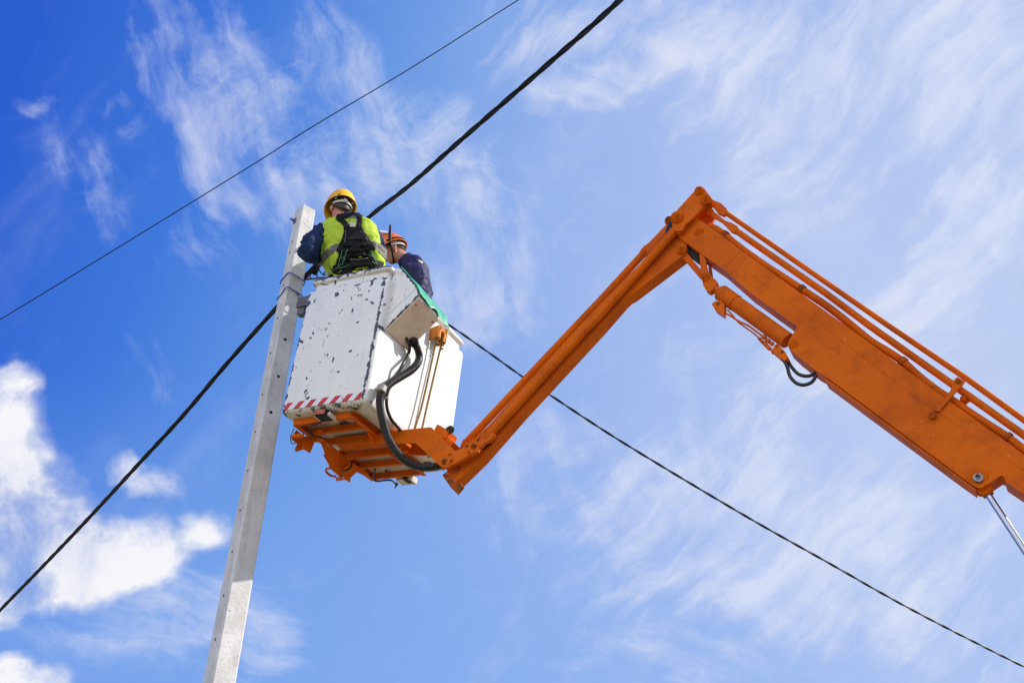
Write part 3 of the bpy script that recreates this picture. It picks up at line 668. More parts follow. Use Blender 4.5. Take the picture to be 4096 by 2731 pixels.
# rod support bracket
m = MB(); plate(m, [(3829,1506),(3860,1524),(3846,1545),(3839,1549),(3775,1622),(3757,1645),(3738,1640),(3800,1564),(3808,1545),(3810,1525)], .408, .012); sb = m.build('rod_support', ORANGE, lift, bevel=.002)
m = MB(); m.cyl(at(3730,1660,.395), at(3730,1660,.43), .019, 20, .003); m.cyl(at(3834,1524,.395), at(3834,1524,.45), .014, 16, .003); m.build('pin', PIN, sb, split=True)
m = MB(); plate(m, [(3849,1575),(3882,1600),(3860,1618),(3838,1602)], .50, .012); m.cyl(at(3852,1594,.47), at(3852,1594,.51), .016, 16, .003); m.build('lug', ORANGE, sb, split=True)
# corrugated orange hose on top of the boom
hb = [(2838,905),(2862,915),(2901,942),(2960,990),(3060,1062),(3120,1100),(3205,1156),(3300,1219),(3380,1280),(3480,1362),(3545,1402),(3612,1447),(3670,1500),(3740,1556),(3800,1595),(3900,1664),(4030,1748),(4096,1798),(4300,1945),(4700,2236)]
m = MB(); corr(m, [at(x, y, .47) for x, y in hb], .0235, .011, .003); hz_ = m.build('boom_hose', ORANGE, lift, ang=60); tagit(hz_, 'orange-painted corrugated hose along the boom top')
for (x, y, dx, dy) in ((2901,941,8,6),(3207,1157,8,6),(3612,1447,9,7),(4032,1749,9,6)):
    m = MB(); m.cyl(at(x-dx,y-dy,.47), at(x+dx,y+dy,.47), .029, 20, .004); m.build('hose_clamp', PIN, hz_)

# jib cylinder
CO = .46
ax0, ax1 = (2879,1171), (2940,1215)
cyl = None
m = MB(); A0 = at(2880,1168,CO); A1 = at(2942,1213,CO); A2 = at(3150,1363,CO)
m.tube([A0, A0+(A1-A0)*.08, A1, A1+(A2-A1)*.0], [.044,.054,.054,.054], 32); cyl = m.build('jib_cylinder', ORANGE, lift); tagit(cyl, 'hydraulic cylinder slung under the boom')
m = MB(); m.tube([A1-(A1-A0)*.02, A1+(A2-A1)*.02, A2], [.046,.0505,.0505], 32); m.build('cylinder_barrel', ORANGE, cyl)
m = MB(); m.tube([at(2855,1148,CO), A0], .022, 16); plate(m, [(2806,1110),(2838,1092),(2846,1106),(2866,1122),(2868,1132),(2852,1158),(2836,1166),(2824,1160),(2812,1140)], .435, .05); m.build('clevis', ORANGE, cyl, bevel=.006)
m = MB(); m.cyl(at(2820,1107,.415), at(2820,1107,.50), .030, 28, .004); pc = m.build('clevis_pin', ORANGE, cyl)
m = MB()
for dx, dy in ((-6,3),(6,-3)): m.cyl(at(2819+dx,1107+dy,.411), at(2819+dx,1107+dy,.418), .004, 8)
m.build('grease_nipple', PIN, pc, split=True)
m = MB(); plate(m, [(2727,1025),(2735,1012),(2747,1010),(2760,1026),(2803,1078),(2806,1112),(2797,1108),(2758,1063)], .455, .02); m.build('elbow_link', ORANGE, lift, bevel=.002, split=True)
m = MB(); plate(m, [(2798,1015),(2812,1015),(2823,1042),(2834,1095),(2830,1110),(2810,1110),(2804,1100)], .43, .016); plate(m, [(2832,1040),(2843,1060),(2850,1105),(2846,1120),(2836,1100)], .50, .016); m.build('elbow_link', ORANGE, lift, bevel=.002, split=True)
m = MB(); m.cyl(at(2727,1000,AN-.022), at(2727,1000,AN+.01), .029, 28, .004); p_ = m.build('pin_cap', ORANGE, arm)
m = MB(); m.cyl(at(2728,994,AN-.030), at(2728,994,AN-.02), .006, 8); m.cyl(at(2725,1006,AN-.030), at(2725,1006,AN-.02), .006, 8); m.build('grease_nipple', PIN, p_, split=True)
# valve blocks, pipes, fittings, loose hoses
m = MB(); plate(m, [(2846,1215),(2862,1203),(2871,1206),(2876,1198),(2888,1206),(2898,1218),(2896,1262),(2860,1238)], .43, .05); vb = m.build('valve_block', ORANGE, cyl, bevel=.003)
m = MB(); m.cyl(at(2872,1214,.422), at(2872,1214,.44), .011, 6); m.build('bolt', PIN, vb, split=True)
m = MB(); plate(m, [(3088,1402),(3098,1380),(3110,1374),(3142,1408),(3151,1425),(3148,1434),(3138,1442),(3120,1430)], .42, .05); vb2 = m.build('valve_block', ORANGE, cyl, bevel=.003)
m = MB()
for x, y in ((3107,1383),(3128,1406)): m.cyl(at(x,y,.412), at(x,y,.425), .008, 6)
m.build('bolt', PIN, vb2, split=True)
m = MB(); m.tube(catmull([at(*q, .45) for q in ((2891,1247),(2920,1262),(2956,1285),(2992,1302),(3020,1322),(3051,1345))], 6), .0068, 10)
m.tube(catmull([at(*q, .47) for q in ((2910,1240),(2928,1258),(2953,1288),(2985,1312),(3013,1332),(3040,1356))], 6), .005, 10); m.build('hydraulic_pipe', ORANGE, cyl, split=True)
m = MB()
for a_, b_, r in (((2884,1240),(2896,1250),.014),((3051,1345),(3062,1352),.014),((3066,1358),(3078,1367),.014),((3082,1370),(3092,1378),.013),((3035,1352),(3042,1358),.011),((3045,1362),(3053,1370),.012),((3056,1372),(3066,1382),.013),((3068,1384),(3080,1396),.013),((3086,1398),(3094,1414),.010)):
    m.cyl(at(*a_, .455), at(*b_, .455), r, 6)
m.build('pipe_fitting', ORANGE, cyl, split=True)
for pts, oo in (([(3146,1430),(3153,1445),(3165,1466),(3191,1494),(3221,1504),(3248,1500),(3262,1490)], .47), ([(3130,1436),(3141,1450),(3150,1470),(3156,1495),(3167,1515),(3189,1534),(3218,1539),(3248,1527),(3266,1500)], .44)):
    m = MB(); m.tube(catmull([at(*q, oo) for q in pts], 8), .0105, 14); m.build('loose_hose', RUBBER, lift, split=True)
# lift cylinder rod and barrel
m = MB(); m.tube([at(3953,1978,.50), at(4096,2196,.50), at(4230,2400,.50)], .0170, 28); lc = m.build('lift_cylinder_rod', CHROME, lift)
m = MB(); m.cyl(at(4230,2400,.50), at(4450,2735,.50), .05, 28, .006); m.build('cylinder_barrel', ORANGE, lc)
m = MB(); m.cyl(at(3932,1945,.455), at(3932,1945,.53), .042, 24, .004); m.tube([at(3935,1950,.5), at(3955,1981,.50)], [.034,.028], 20); m.build('rod_eye', ORANGE, lc)
# turret carrying the boom, beyond the right edge of the view
b0 = at(4650,2300,.49)
m = MB(); m.prism([b0+AH*x+Vector((0,0,z))-BH*.28 for x, z in ((-.3,.25),(.1,.35),(.55,.1),(.6,-.6),(-.5,-.6))], BH*.56); tr = m.build('turret', ORANGE, lift, bevel=.02)
zb = b0.z-.6
m = MB(); m.cyl(Vector((b0.x, b0.y, 0))+AH*.05, Vector((b0.x, b0.y, zb))+AH*.05, .38, 32, .02); m.box(Vector((b0.x, b0.y, .12))+AH*.05, AH*.9, BH*.7, Vector((0,0,.12))); m.build('pedestal', ORANGE, lift)

# ------------------------------------------------------------------ utility pole
PX, PY = -1.764, 6.90
ang = math.radians(38); t1 = Vector((math.cos(ang), math.sin(ang), 0)); t2 = Vector((-math.sin(ang), math.cos(ang), 0))
def pring(z, w, w2, c=.012):
    P = []
    for sx, sy in ((1,-1),(1,1),(-1,1),(-1,-1)):
        for k in (0, 1):
            first = (sx*sy > 0)
            dx = c if (k == 0) != first else 0; dy = c if (k == 1) != first else 0
            P.append(Vector((PX,PY,z)) + t1*sx*(w-dx) + t2*sy*(w2-dy))
    return P
m = MB(); ZT = 7.06
rs = [pring(z, .064+(ZT-z)*.0048, .062+(ZT-z)*.0030) for z in [i*.1 for i in range(0, 70)]]
top = pring(ZT-.03, .064, .064)
for i, p in enumerate(top):
    lx = (p-Vector((PX,PY,0))).dot(t1); p.z = ZT + .03 - max(0, lx+.02)*.55 - max(0, -lx-.035)*1.6 + noise.noise(p*40)*.008
rs.append(top); m.rings(rs)
pole = m.build('utility_pole', CONC, None, Matrix.Translation((PX,PY,0)), inv=True, ang=30)
tagit(pole, 'tall square concrete utility pole with bolt holes beside the white basket', 'utility pole')
nL = -t1; nM = -t2
def on_face(px, py, n, w):
    d = ray(px, py); c = Vector((PX,PY,0))+n*w; t = (c-CAM).dot(n)/d.dot(n); return CAM+d*t
HOLE_SHADE = mat('painted_hole_shade', (.035,.030,.026), .9, spec=.05)  # dark discs on the pole faces, hole shade painted instead of recessed
hl = [(x, y, nL, .0098) for x, y in ((1161,971),(1153,1014),(1128,1145),(1100,1279),(1075,1417),(1041,1586),(1012,1735),(982,1890),(950,2050),(918,2215),(885,2389),(849,2565))] + [(x, y, nM, .0115) for x, y in ((1141,1357),(1114,1505),(1084,1648))]
for x, y, n_, r_ in hl:
    q_ = on_face(x, y, n_, .071); wf = .064+(ZT-q_.z)*(.0048 if n_ is nL else .0030); p = on_face(x, y, n_, wf) if n_ is nM else Vector((PX, PY, q_.z))+n_*wf
    m = MB(); m.cyl(p+n_*.0008, p-n_*.03, r_, 16); m.build('hole_disc', HOLE_SHADE, pole)
bp3 = on_face(1180, 884, nL, .066)
m = MB(); m.box(bp3+nL*.003, t2*.018, Vector((0,0,.024)), nL*.003); m.cyl(bp3+nL*.005, bp3+nL*.020, .015, 6); m.cyl(bp3+nL*.018, bp3+nL*.045, .008, 12)
m.build('bolt', STEEL, pole, split=True)
# blue tie wires round the pole
def tie(name, py_l, py_m, py_r, lab, knot=False):
    pts = []
    zl = on_face(1135, py_l, nL, .066).z; zm = on_face(1175, py_m, nM, .066).z; zr = on_face(1212, py_r, nM, .066).z
    w = .072
    cs = [(-w,w,(zl+zr)/2-.015),(-w,0,zl),(-w,-w,zm+.0),(-.02,-w-.002,zm-.004),(.03,-w-.003,(zm+zr)/2),(w,-w,zr),(w,0,zr-.03),(w,w,zr-.03),(0,w,(zl+zr)/2-.03)]
    P = [Vector((PX,PY,z))+t1*a+t2*b for a, b, z in cs]; P.append(P[0].copy())
    m = MB(); m.tube(catmull(P, 8), .0044, 8)
    if knot:
        k = P[4]; m.sphere(k, .008); m.tube([k, k+Vector((.004,-.01,-.035))], .0034, 8); m.tube([k, k+Vector((-.012,-.01,-.025))], .003, 8)
    o = m.build(name, BLUEW, None, Matrix.Translation((PX,PY,zm)), inv=True); tagit(o, lab, 'tie wire')
tie('tie_wire', 1112, 1100, 1128, 'upper loop of blue wire tied round the concrete pole')
tie('tie_wire', 1172, 1162, 1190, 'lower loop of blue wire with a knot, tied round the pole', True)

# ------------------------------------------------------------------ cables
def twisted(name, pts, n, R, r, pitch, lab, cat='cable', core=False):
    P = resample(catmull(pts, 8), .025); m = MB()
    T = [(P[min(i+1,len(P)-1)]-P[max(i-1,0)]).normalized() for i in range(len(P))]
    u = Vector((0,0,1)); fr = []
    for t in T: u = (u-t*u.dot(t)).normalized(); fr.append((u.copy(), t.cross(u)))
    for k in range(n):
        Q = [P[i] + (fr[i][0]*math.cos(i*.025/pitch*2*math.pi+k*2*math.pi/n) + fr[i][1]*math.sin(i*.025/pitch*2*math.pi+k*2*math.pi/n))*R for i in range(len(P))]
        m.tube(Q, r, 8)
    o = m.build(name, CABLE, None, Matrix.Translation(P[0]), inv=True); return tagit(o, lab, cat)
def wpath(L_): return [aty(x, y, d) for x, y, d in L_]
twisted('overhead_cable', wpath([(2900,-430,3.2),(2480,0,4.2),(2200,250,4.9),(1850,555,5.7),(1640,740,6.4),(1480,865,6.92),(1350,985,7.08),(1215,1115,7.12),(1098,1240,7.16),(912,1449,7.5),(730,1664,8.0),(547,1863,8.6),(356,2070,9.4),(166,2269,10.3),(0,2439,11.2),(-400,2850,13.5)]),
        4, .0108, .0082, .85, 'thick twisted black cable rising from lower left past the pole to the top edge')
twisted('overhead_cable', wpath([(1215,1118,7.16),(1400,1110,7.5),(1600,1180,7.6),(1785,1293,7.5),(1900,1371,7.5),(2091,1507,7.5),(2195,1576,7.5),(2490,1768,7.6),(2960,2050,7.8),(3309,2247,8),(3657,2442,8.3),(4096,2665,8.8),(4500,2860,9.3)]),
        2, .0044, .0058, .32, 'black two-strand cable descending behind the orange arm to the lower right')
P = catmull(wpath([(-300,1445,8.2),(0,1278,8),(550*1.7415,395*1.7415+4,7.4),(720*1.7415,290*1.7415,7.1),(1640,275,6.8),(2075,0,6.5),(2500,-262,6.2)]), 12)
m = MB(); m.tube(P, .0048, 8); tagit(m.build('overhead_wire', CABLE, None, Matrix.Translation(P[0]), inv=True), 'single thin wire crossing the sky above the yellow helmet', 'wire')
# connector cluster beside the pole
c = aty(1258, 1085, 6.98)
m = MB(); m.box(c, CR*.030, FWD*.02, CU*.022+CR*.008); m.box(c+CR*.008-CU*.02, CR*.016, FWD*.015, CU*.012); m.cyl(c-CR*.02+CU*.01, c+CR*.05+CU*.045, .011, 12)
cc = m.build('cable_connector', BLK, None, Matrix.Translation(c), inv=True, bevel=.004); tagit(cc, 'black clamp box hanging on the cable between pole and worker in the vest', 'connector')
m = MB()
for pts in ([(1262,1060),(1248,1080),(1240,1100),(1243,1112),(1256,1116)], [(1290,1052),(1277,1068),(1278,1082),(1290,1096),(1306,1099)], [(1264,1092),(1270,1108)], [(1300,1085),(1292,1103)], [(1290,1050),(1265,1080),(1248,1085)], [(1225,1105),(1255,1065),(1290,1042)], [(1214,1118),(1245,1076),(1285,1046)], [(1218,1100),(1262,1055),(1280,1040)]):
    m.tube(catmull([aty(x, y, 6.95) for x, y in pts], 6), .0052 if len(pts) != 3 else .008, 8)
m.build('wire_tail', CABLE, cc, split=True)

# ------------------------------------------------------------------ ropes and tarpaulin on the basket
def rope(pts, lab):
    P = resample(catmull(pts, 8), .006); m = MB(); n = 3
    T = (P[-1]-P[0]).normalized(); u = L(0,1,0); u = (u-T*u.dot(T)).normalized(); w = T.cross(u)
    for k in range(n):
        Q = [p+(u*math.cos(i*.006/.03*6.283+k*2.094)+w*math.sin(i*.006/.03*6.283+k*2.094))*.0045 for i, p in enumerate(P)]; m.tube(Q, .0048, 6)
    def knot(c, h):
        for i in range(9):
            a = i*2.1; q = c+L(math.cos(a)*.010, math.sin(a)*.010, -h/2+h*i/9); m.sphere(q, .010, .010, .008, seg=8, rows=6)
        for i in range(5):
            a = i*1.3; m.tube([c+L(0,0,-.01), c+L(math.cos(a)*.03, math.sin(a)*.03, .006*math.sin(i*2))], [.005,.0015], 5)
    z1 = P[0]; z2 = P[-1]; knot(z1+L(0,0,-.045), .09); knot(z2+L(0,0,.035), .08)
    o = m.build('rope', ROPE, None, BM, ang=60); tagit(o, lab, 'rope', 'ropes tied down the side of the basket')
rope([L(.052,.650,.90),L(.045,.650,.80),L(.043,.605,.3),L(.040,.572,.11),L(.03,.555,-.02)], 'thin brown rope hanging down the white basket, nearer the hose')
rope([L(.058,.715,.885),L(.05,.715,.80),L(.048,.665,.35),L(.045,.642,.10),L(.03,.630,-.03)], 'thin brown rope hanging down the white basket, farther from the hose')
m = MB()
rs = []
for j in range(25):
    y = .075 + (.455-.075)*j/24; sag = .02*math.sin(j*.55)+.008*math.sin(j*1.7); fl = max(0, (j-17)/7)
    row = []
    for i in range(17):
        t = i/16
        if t < .62: s_ = t/.62; x = .03+(.192-.03)*s_; z = 1.112+(.930-1.112)*s_ + .006
        else: s_ = (t-.62)/.38; x = .192+(.238-.192)*s_; z = .936-(.936-.838)*s_ - fl*.02*s_
        z -= fl*.045
        row.append(L(x+.004*math.sin(j*.9+i*.5)+.002+fl*.035, y, z + sag*(.25+t*.3)))
    rs.append(row)
m.rings(rs, closed=False, caps=False)
o = m.build('tarpaulin', GREEN, None, BM, ang=180); tagit(o, 'green plastic sheet draped over the sloping control box', 'tarpaulin')
sm = o.modifiers.new('t', 'SOLIDIFY'); sm.thickness = .003

# ------------------------------------------------------------------ people
def shell(parts, vox, mt, name, parent, M, wr=0.0, seed=0, freq=7, sm=4):
    """union of lofts as one continuous surface"""
    m = MB()
    for f in parts: f(m)
    bmesh.ops.recalc_face_normals(m.bm, faces=m.bm.faces)
    me = bpy.data.meshes.new(name); m.bm.to_mesh(me); m.bm.free()
    o = bpy.data.objects.new(name, me); S.collection.objects.link(o)
    r = o.modifiers.new('r', 'REMESH'); r.mode = 'VOXEL'; r.voxel_size = vox
    s_ = o.modifiers.new('s', 'SMOOTH'); s_.iterations = sm; s_.factor = .6
    me2 = to_mesh_eval(o); bpy.data.objects.remove(o)
    if wr:
        for v in me2.vertices:
            p = v.co*freq + Vector((seed, seed*2, 0))
            n1 = noise.noise(Vector((p.x*1.2, p.y, p.z*.8))) ; n2 = 1-abs(noise.noise(p*2.1))*2
            rdg = (1-min(1, abs(noise.noise(Vector((p.x+p.z*.4, p.y, p.z*.7))*1.5)*2.6)))**2
            v.co += v.normal*(wr*(n1*.8 + rdg*1.1 + n2*.25 - .45 + noise.noise(p*4.5)*.25))
    me2.name = name; me2.materials.clear(); me2.materials.append(mt); smooth_all(me2, 180)
    me2.transform(M.inverted())
    return place(bpy.data.objects.new(name, me2), parent, M)
def lim(pts, rads, seg=16, flat=1.0, up=None):
    def f(m):
        P = [Vector(p) for p in pts]; n = len(P)
        Q = [P[0]-(P[1]-P[0]).normalized()*rads[0]*.6] + P + [P[-1]+(P[-1]-P[-2]).normalized()*rads[-1]*.6]
        m.tube(Q, [rads[0]*.55] + list(rads) + [rads[-1]*.55], seg, flat=flat, up=up)
    return f
def sph(c, rx, ry, rz, axes=None): return lambda m: m.sphere(c, rx, ry, rz, axes)
def torso(cs, lat):
    """cs: (centre, half width, half depth)"""
    def f(m):
        rs = []; n = len(cs)
        for i, (c, hw, hd) in enumerate(cs):
            t = (cs[min(i+1,n-1)][0]-cs[max(i-1,0)][0]).normalized(); l = (lat-t*lat.dot(t)).normalized(); fw = t.cross(l)
            ring = []
            for k in range(28):
                a = 2*math.pi*k/28; ca, sa = math.cos(a), math.sin(a)
                e = 2/2.5; ring.append(c + l*hw*math.copysign(abs(ca)**e, ca) + fw*hd*math.copysign(abs(sa)**e, sa))
            rs.append(ring)
        m.rings(rs)
    return f
def hand(m, wrist, d, side, palm_n, s=1.0):
    """palm, four curled fingers of unequal length and a thumb from the side of the palm"""
    d = d.normalized(); side = (side-d*side.dot(d)).normalized(); n = palm_n
    m.tube([wrist, wrist+d*.03*s, wrist+d*.085*s], [.026*s, .036*s, .034*s], 14, flat=.45, up=side)
    for k, (ln, off) in enumerate(((.070,.028),(.080,.010),(.074,-.009),(.058,-.027))):
        b = wrist+d*.08*s+side*off*s; q = [b]
        dd = d.copy()
        for j in range(3): dd = (dd*math.cos(.55)+n*math.sin(.55)); q.append(q[-1]+dd*ln*s*(.42,.32,.26)[j])
        m.tube([q[0]-d*.02*s]+q, [.0085*s,.0095*s,.0088*s,.008*s,.0055*s], 8)
    b = wrist+d*.03*s+side*.03*s; m.tube([b, b+side*.025*s+d*.025*s, b+side*.028*s+d*.055*s+n*.01*s], [.013*s,.011*s,.007*s], 8)
def head_parts(c, f, u, s=1.0, jaw=True):
    """skull, jaw, nose, brow, lips and ears; f = facing, u = up"""
    f = f.normalized(); u = (u-f*u.dot(f)).normalized(); r = f.cross(u); ax = (r, f, u)
    P = [sph(c+u*.03*s, .074*s, .095*s, .088*s, ax), sph(c-u*.03*s+f*.012*s, .060*s, .075*s, .078*s, ax), sph(c-u*.075*s+f*.045*s, .036*s, .036*s, .030*s, ax)]
    P.append(lim([c+u*.012*s+f*.088*s, c-u*.018*s+f*.108*s, c-u*.024*s+f*.095*s], [.008*s,.014*s,.012*s], 10))
    for q in (-1, 1):
        P.append(sph(c+r*q*.028*s+u*.022*s+f*.085*s, .02*s, .012*s, .008*s, ax))
        P.append(sph(c+r*q*.078*s-u*.012*s-f*.005*s, .008*s, .018*s, .030*s, (( r+f*.35*q*-1).normalized(), (f+r*.35*q).normalized(), u)))
        P.append(sph(c+r*q*.075*s-u*.035*s+f*.002*s, .008*s, .010*s, .012*s, ax))
    P.append(sph(c-u*.048*s+f*.088*s, .024*s, .010*s, .006*s, ax)); P.append(sph(c-u*.058*s+f*.086*s, .020*s, .010*s, .006*s, ax))
    return P, r, f, u
def eyes(c, f, u, parent, M):
    r = f.cross(u)
    for q in (-1, 1):
        m = MB(); m.sphere(c+r*q*.030+u*.006+f*.080, .012, seg=14, rows=10); o = m.build('eye', WHP, parent, M, inv=True)
        m = MB(); m.sphere(c+r*q*.030+u*.006+f*.0885, .0055, seg=10, rows=8); m.build('iris', HAIR, o, M, inv=True)
def helmet(c, f, u, mt, name, parent, M, a=.112, b=.140, h=.135, brim=.05, back=.012):
    """shell with ribbed crown, turned rim and a front peak"""
    f = f.normalized(); u = (u-f*u.dot(f)).normalized(); r = f.cross(u); seg = 48; m = MB(); rows = []
    for j in range(0, 13):
        th = math.radians(90*j/12); cz = math.sin(th)**.92; cr_ = math.cos(th)**.82 if j < 12 else 0.02
        ring = []
        for k in range(seg):
            al = 2*math.pi*k/seg; ca, sa = math.cos(al), math.sin(al)
            rib = 1+.012*max(0, 1-abs(sa)/.18)*(1 if j > 2 else 0) if abs(sa) < .18 else 1
            ring.append(c + f*b*ca*cr_ + r*a*sa*cr_ + u*(h*cz*rib))
        rows.append(ring)
    rim = []
    for k in range(seg):
        al = 2*math.pi*k/seg; ca, sa = math.cos(al), math.sin(al); w = back + brim*max(0, ca)**1.6
        rim.append(c + f*(b+w)*ca + r*(a+back)*sa - u*(.012+.012*max(0, ca)**2))
    inner = []; rr = [rim] + rows
    for ring in rows[:-1][::-1]: pass
    m.rings(rr, True, False); m.bm.faces.new([v for v in m.bm.verts[-seg:]] if False else [m.bm.verts.new(p) for p in rows[-1]])
    bmesh.ops.remove_doubles(m.bm, verts=m.bm.verts, dist=.0005)
    o = m.build(name, mt, parent, M, inv=True, ang=180)
    sd = o.modifiers.new('t', 'SOLIDIFY'); sd.thickness = .004; sd.offset = -1
    return o, r, f, u
def bvh_of(objs):
    v = []; f = []
    for o in objs:
        M = WM[o.name]; b = len(v); v += [M @ w.co for w in o.data.vertices]; f += [[i+b for i in p.vertices] for p in o.data.polygons]
    return BVHTree.FromPolygons(v, f)
def hit(bv, px, py, off, fallback=6.5):
    d = ray(px, py); h_ = bv.ray_cast(CAM, d)
    if h_[0] is None: return aty(px, py, fallback), -d
    return h_[0] + (h_[1]*.4 - d*.6).normalized()*off, h_[1]
def ribbon(bv, pts, w, off, th, name, mt, parent, M, fb=6.5, sm=3):
    """strap lying on the clothed back"""
    C_ = catmull([Vector((x, y, 0)) for x, y in pts], 8); rows = []; ws = w if isinstance(w, (list, tuple)) else [w, w]
    for i, p in enumerate(C_):
        t = (C_[min(i+1,len(C_)-1)]-C_[max(i-1,0)]).normalized(); n = Vector((-t.y, t.x, 0)); ww = ws[0]+(ws[-1]-ws[0])*i/(len(C_)-1)
        rows.append([hit(bv, (p+n*ww*s_).x, (p+n*ww*s_).y, off, fb)[0] for s_ in (-.5,-.25,0,.25,.5)])
    for _ in range(sm):
        R2 = [[v.copy() for v in r] for r in rows]
        for i in range(1, len(rows)-1):
            for j in range(5): R2[i][j] = (rows[i-1][j]+rows[i+1][j]+rows[i][j]*2)/4
        rows = R2
    m = MB(); m.rings(rows, False, False); o = m.build(name, mt, parent, M, inv=True, ang=180)
    sd = o.modifiers.new('t', 'SOLIDIFY'); sd.thickness = th; sd.offset = 0; return o
def patch(bv, Lp, Rp, off, th, name, mt, parent, M, nv=8, fb=6.5):
    A = catmull([Vector((x, y, 0)) for x, y in Lp], 5); B = catmull([Vector((x, y, 0)) for x, y in Rp], 5); rows = []
    for a, b in zip(A, B): rows.append([hit(bv, a.lerp(b, k/nv).x, a.lerp(b, k/nv).y, off, fb)[0] for k in range(nv+1)])
    for _ in range(6):
        R2 = [[v.copy() for v in r] for r in rows]
        for i in range(1, len(rows)-1):
            for j in range(1, nv): R2[i][j] = (rows[i-1][j]+rows[i+1][j]+rows[i][j-1]+rows[i][j+1])/4
        rows = R2
    m = MB(); m.rings(rows, False, False); o = m.build(name, mt, parent, M, inv=True, ang=180)
    sd = o.modifiers.new('t', 'SOLIDIFY'); sd.thickness = th; sd.offset = 0
    bv_ = o.modifiers.new('b', 'BEVEL'); bv_.width = th*.3; bv_.segments = 2; return o

# ---- worker in the yellow helmet, seen from behind
def worker1():
    y0 = 6.50; FLOOR = (BM @ L(-.38, .30, .065))
    M = Matrix.Translation(FLOOR)
    q = lambda x, y, d=y0: aty(x, y, d)
    hc = q(1363, 838, 6.48); hf = Vector((-.42, .90, -.12)).normalized(); hu = Vector((-.05, .05, 1))
    hp_, r, f, u = head_parts(hc, hf, hu)
    lat = Vector((.985, .05, .16)).normalized()
    hips = FLOOR+Vector((.02, .05, .88)); kneeL = FLOOR+Vector((-.11,.12,.47)); kneeR = FLOOR+Vector((.13,.10,.47))
    sl, el, wl = q(1290,935,6.50), q(1224,1008,6.33), q(1290,1035,6.66)
    sr, er, wr_ = q(1488,938,6.54), q(1520,1035,6.66), q(1420,1045,6.86)
    def hands(m): hand(m, wl, (q(1310,1060,6.75)-wl), Vector((0,.3,1)), Vector((.5,.5,-.4)).normalized()); hand(m, wr_, (q(1380,1050,6.90)-wr_), Vector((0,.3,1)), Vector((-.6,.5,-.3)).normalized())
    waist = q(1428,1100,6.54)
    parts = hp_ + [lim([hc-u*.04, hc-u*.12-f*.015, q(1392,905,6.50)], [.056,.055,.06]),
        torso([(hips,.13,.10),(waist,.14,.10),(q(1408,980),.17,.11),(q(1398,925),.14,.09),(q(1392,895),.07,.06)], lat),
        lim([sl,el,wl],[.05,.042,.028]), lim([sr,er,wr_],[.05,.042,.028]), hands,
        lim([hips+Vector((-.09,0,0)),kneeL,FLOOR+Vector((-.12,.0,.08))],[.085,.055,.04]), lim([hips+Vector((.09,0,0)),kneeR,FLOOR+Vector((.14,.0,.08))],[.085,.055,.04]),
        lim([FLOOR+Vector((-.12,-.04,.05)),FLOOR+Vector((-.12,.16,.035))],[.045,.035]), lim([FLOOR+Vector((.14,-.04,.05)),FLOOR+Vector((.14,.16,.035))],[.045,.035])]
    body = shell(parts, .0065, SKIN, 'person', None, M, sm=2)
    tagit(body, 'worker in yellow helmet and green vest, back turned, wearing a black harness', 'person')
    eyes(hc, f, u, body, M)
    # hair: cap hugging the back of the skull
    m = MB(); seg = 36; rows = []
    for j in range(10):
        t = j/9; ring = []
        for k in range(seg):
            al = 2*math.pi*k/seg; back = -math.cos(al)      # 1 at the nape
            low = -.088*max(0, back)**.8 + .015 + .035*max(0, -back)
            zz = low + (.12-low)*t; rr = math.sqrt(max(.0, 1-((zz-.03)/.094)**2)) if zz > .03 else 1-.12*((.03-zz)/.08)**2
            ring.append(hc + f*(.1005*math.cos(al)*rr-.000) + r*(.0785*math.sin(al)*rr) + u*(zz) )
        rows.append(ring)
    m.rings(rows, True, True); m.build('hair', HAIR, body, M, inv=True, ang=180)
    # jacket
    P = [torso([(hips+Vector((0,0,-.05)),.17,.13),(waist,.180,.135),(q(1416,1040,6.51),.222,.145),(q(1408,985),.228,.145),(q(1400,935),.205,.13),(q(1394,900),.150,.10),(q(1388,880),.085,.08)], lat),
         lim([q(1345,905,6.50),sl,q(1255,965,6.42),el],[.06,.078,.075,.074]), lim([el,q(1258,1022,6.48),wl],[.072,.058,.044]),
         lim([q(1445,908,6.52),sr,q(1508,985,6.60),er],[.055,.066,.060,.056]), lim([er,q(1480,1045,6.76),wr_],[.058,.052,.044])]
    jk = shell(P, .011, NAVY, 'jacket', body, M, wr=.019, seed=3, freq=8)
    # collar
    m = MB(); nc = q(1384,878,6.49); rs = []
    for (h_, ra) in ((-.02,.078),(.012,.070),(.032,.068),(.034,.062),(.010,.060)):
        rs.append([nc + Vector((math.cos(a)*ra*1.0, math.sin(a)*ra*1.05, h_ + .010*math.sin(a))) + u*0 for a in [2*math.pi*k/28 for k in range(28)]])
    m.rings(rs, True, False); m.build('collar', NAVY, jk, M, inv=True, ang=180)
    tr = shell([lim([hips+Vector((0,0,.1)), hips],[.15,.15], flat=.75, up=Vector((1,0,0))), lim([hips+Vector((-.085,0,0)),kneeL,FLOOR+Vector((-.12,0,.1))],[.105,.085,.075]), lim([hips+Vector((.085,0,0)),kneeR,FLOOR+Vector((.14,0,.1))],[.105,.085,.075])], .014, NAVY, 'trousers', body, M, wr=.006, seed=9)
    m = MB()
    for sx in (-.12, .14): m.tube([FLOOR+Vector((sx,-.08,.05)),FLOOR+Vector((sx,0,.06)),FLOOR+Vector((sx,.14,.04)),FLOOR+Vector((sx,.20,.03))],[.04,.052,.045,.028],14)
    m.build('boot', BLK, body, M, inv=True, split=True)
    # vest: cloth panel cut to the waistcoat outline, lifted off the jacket
    out = [(1322,872),(1345,868),(1400,862),(1440,868),(1478,882),(1500,903),(1512,935),(1517,975),(1530,1005),(1542,1030),(1534,1075),(1520,1300),(1330,1300),(1312,1098),(1296,1060),(1280,1015),(1284,985),(1297,950),(1296,925),(1288,898)]
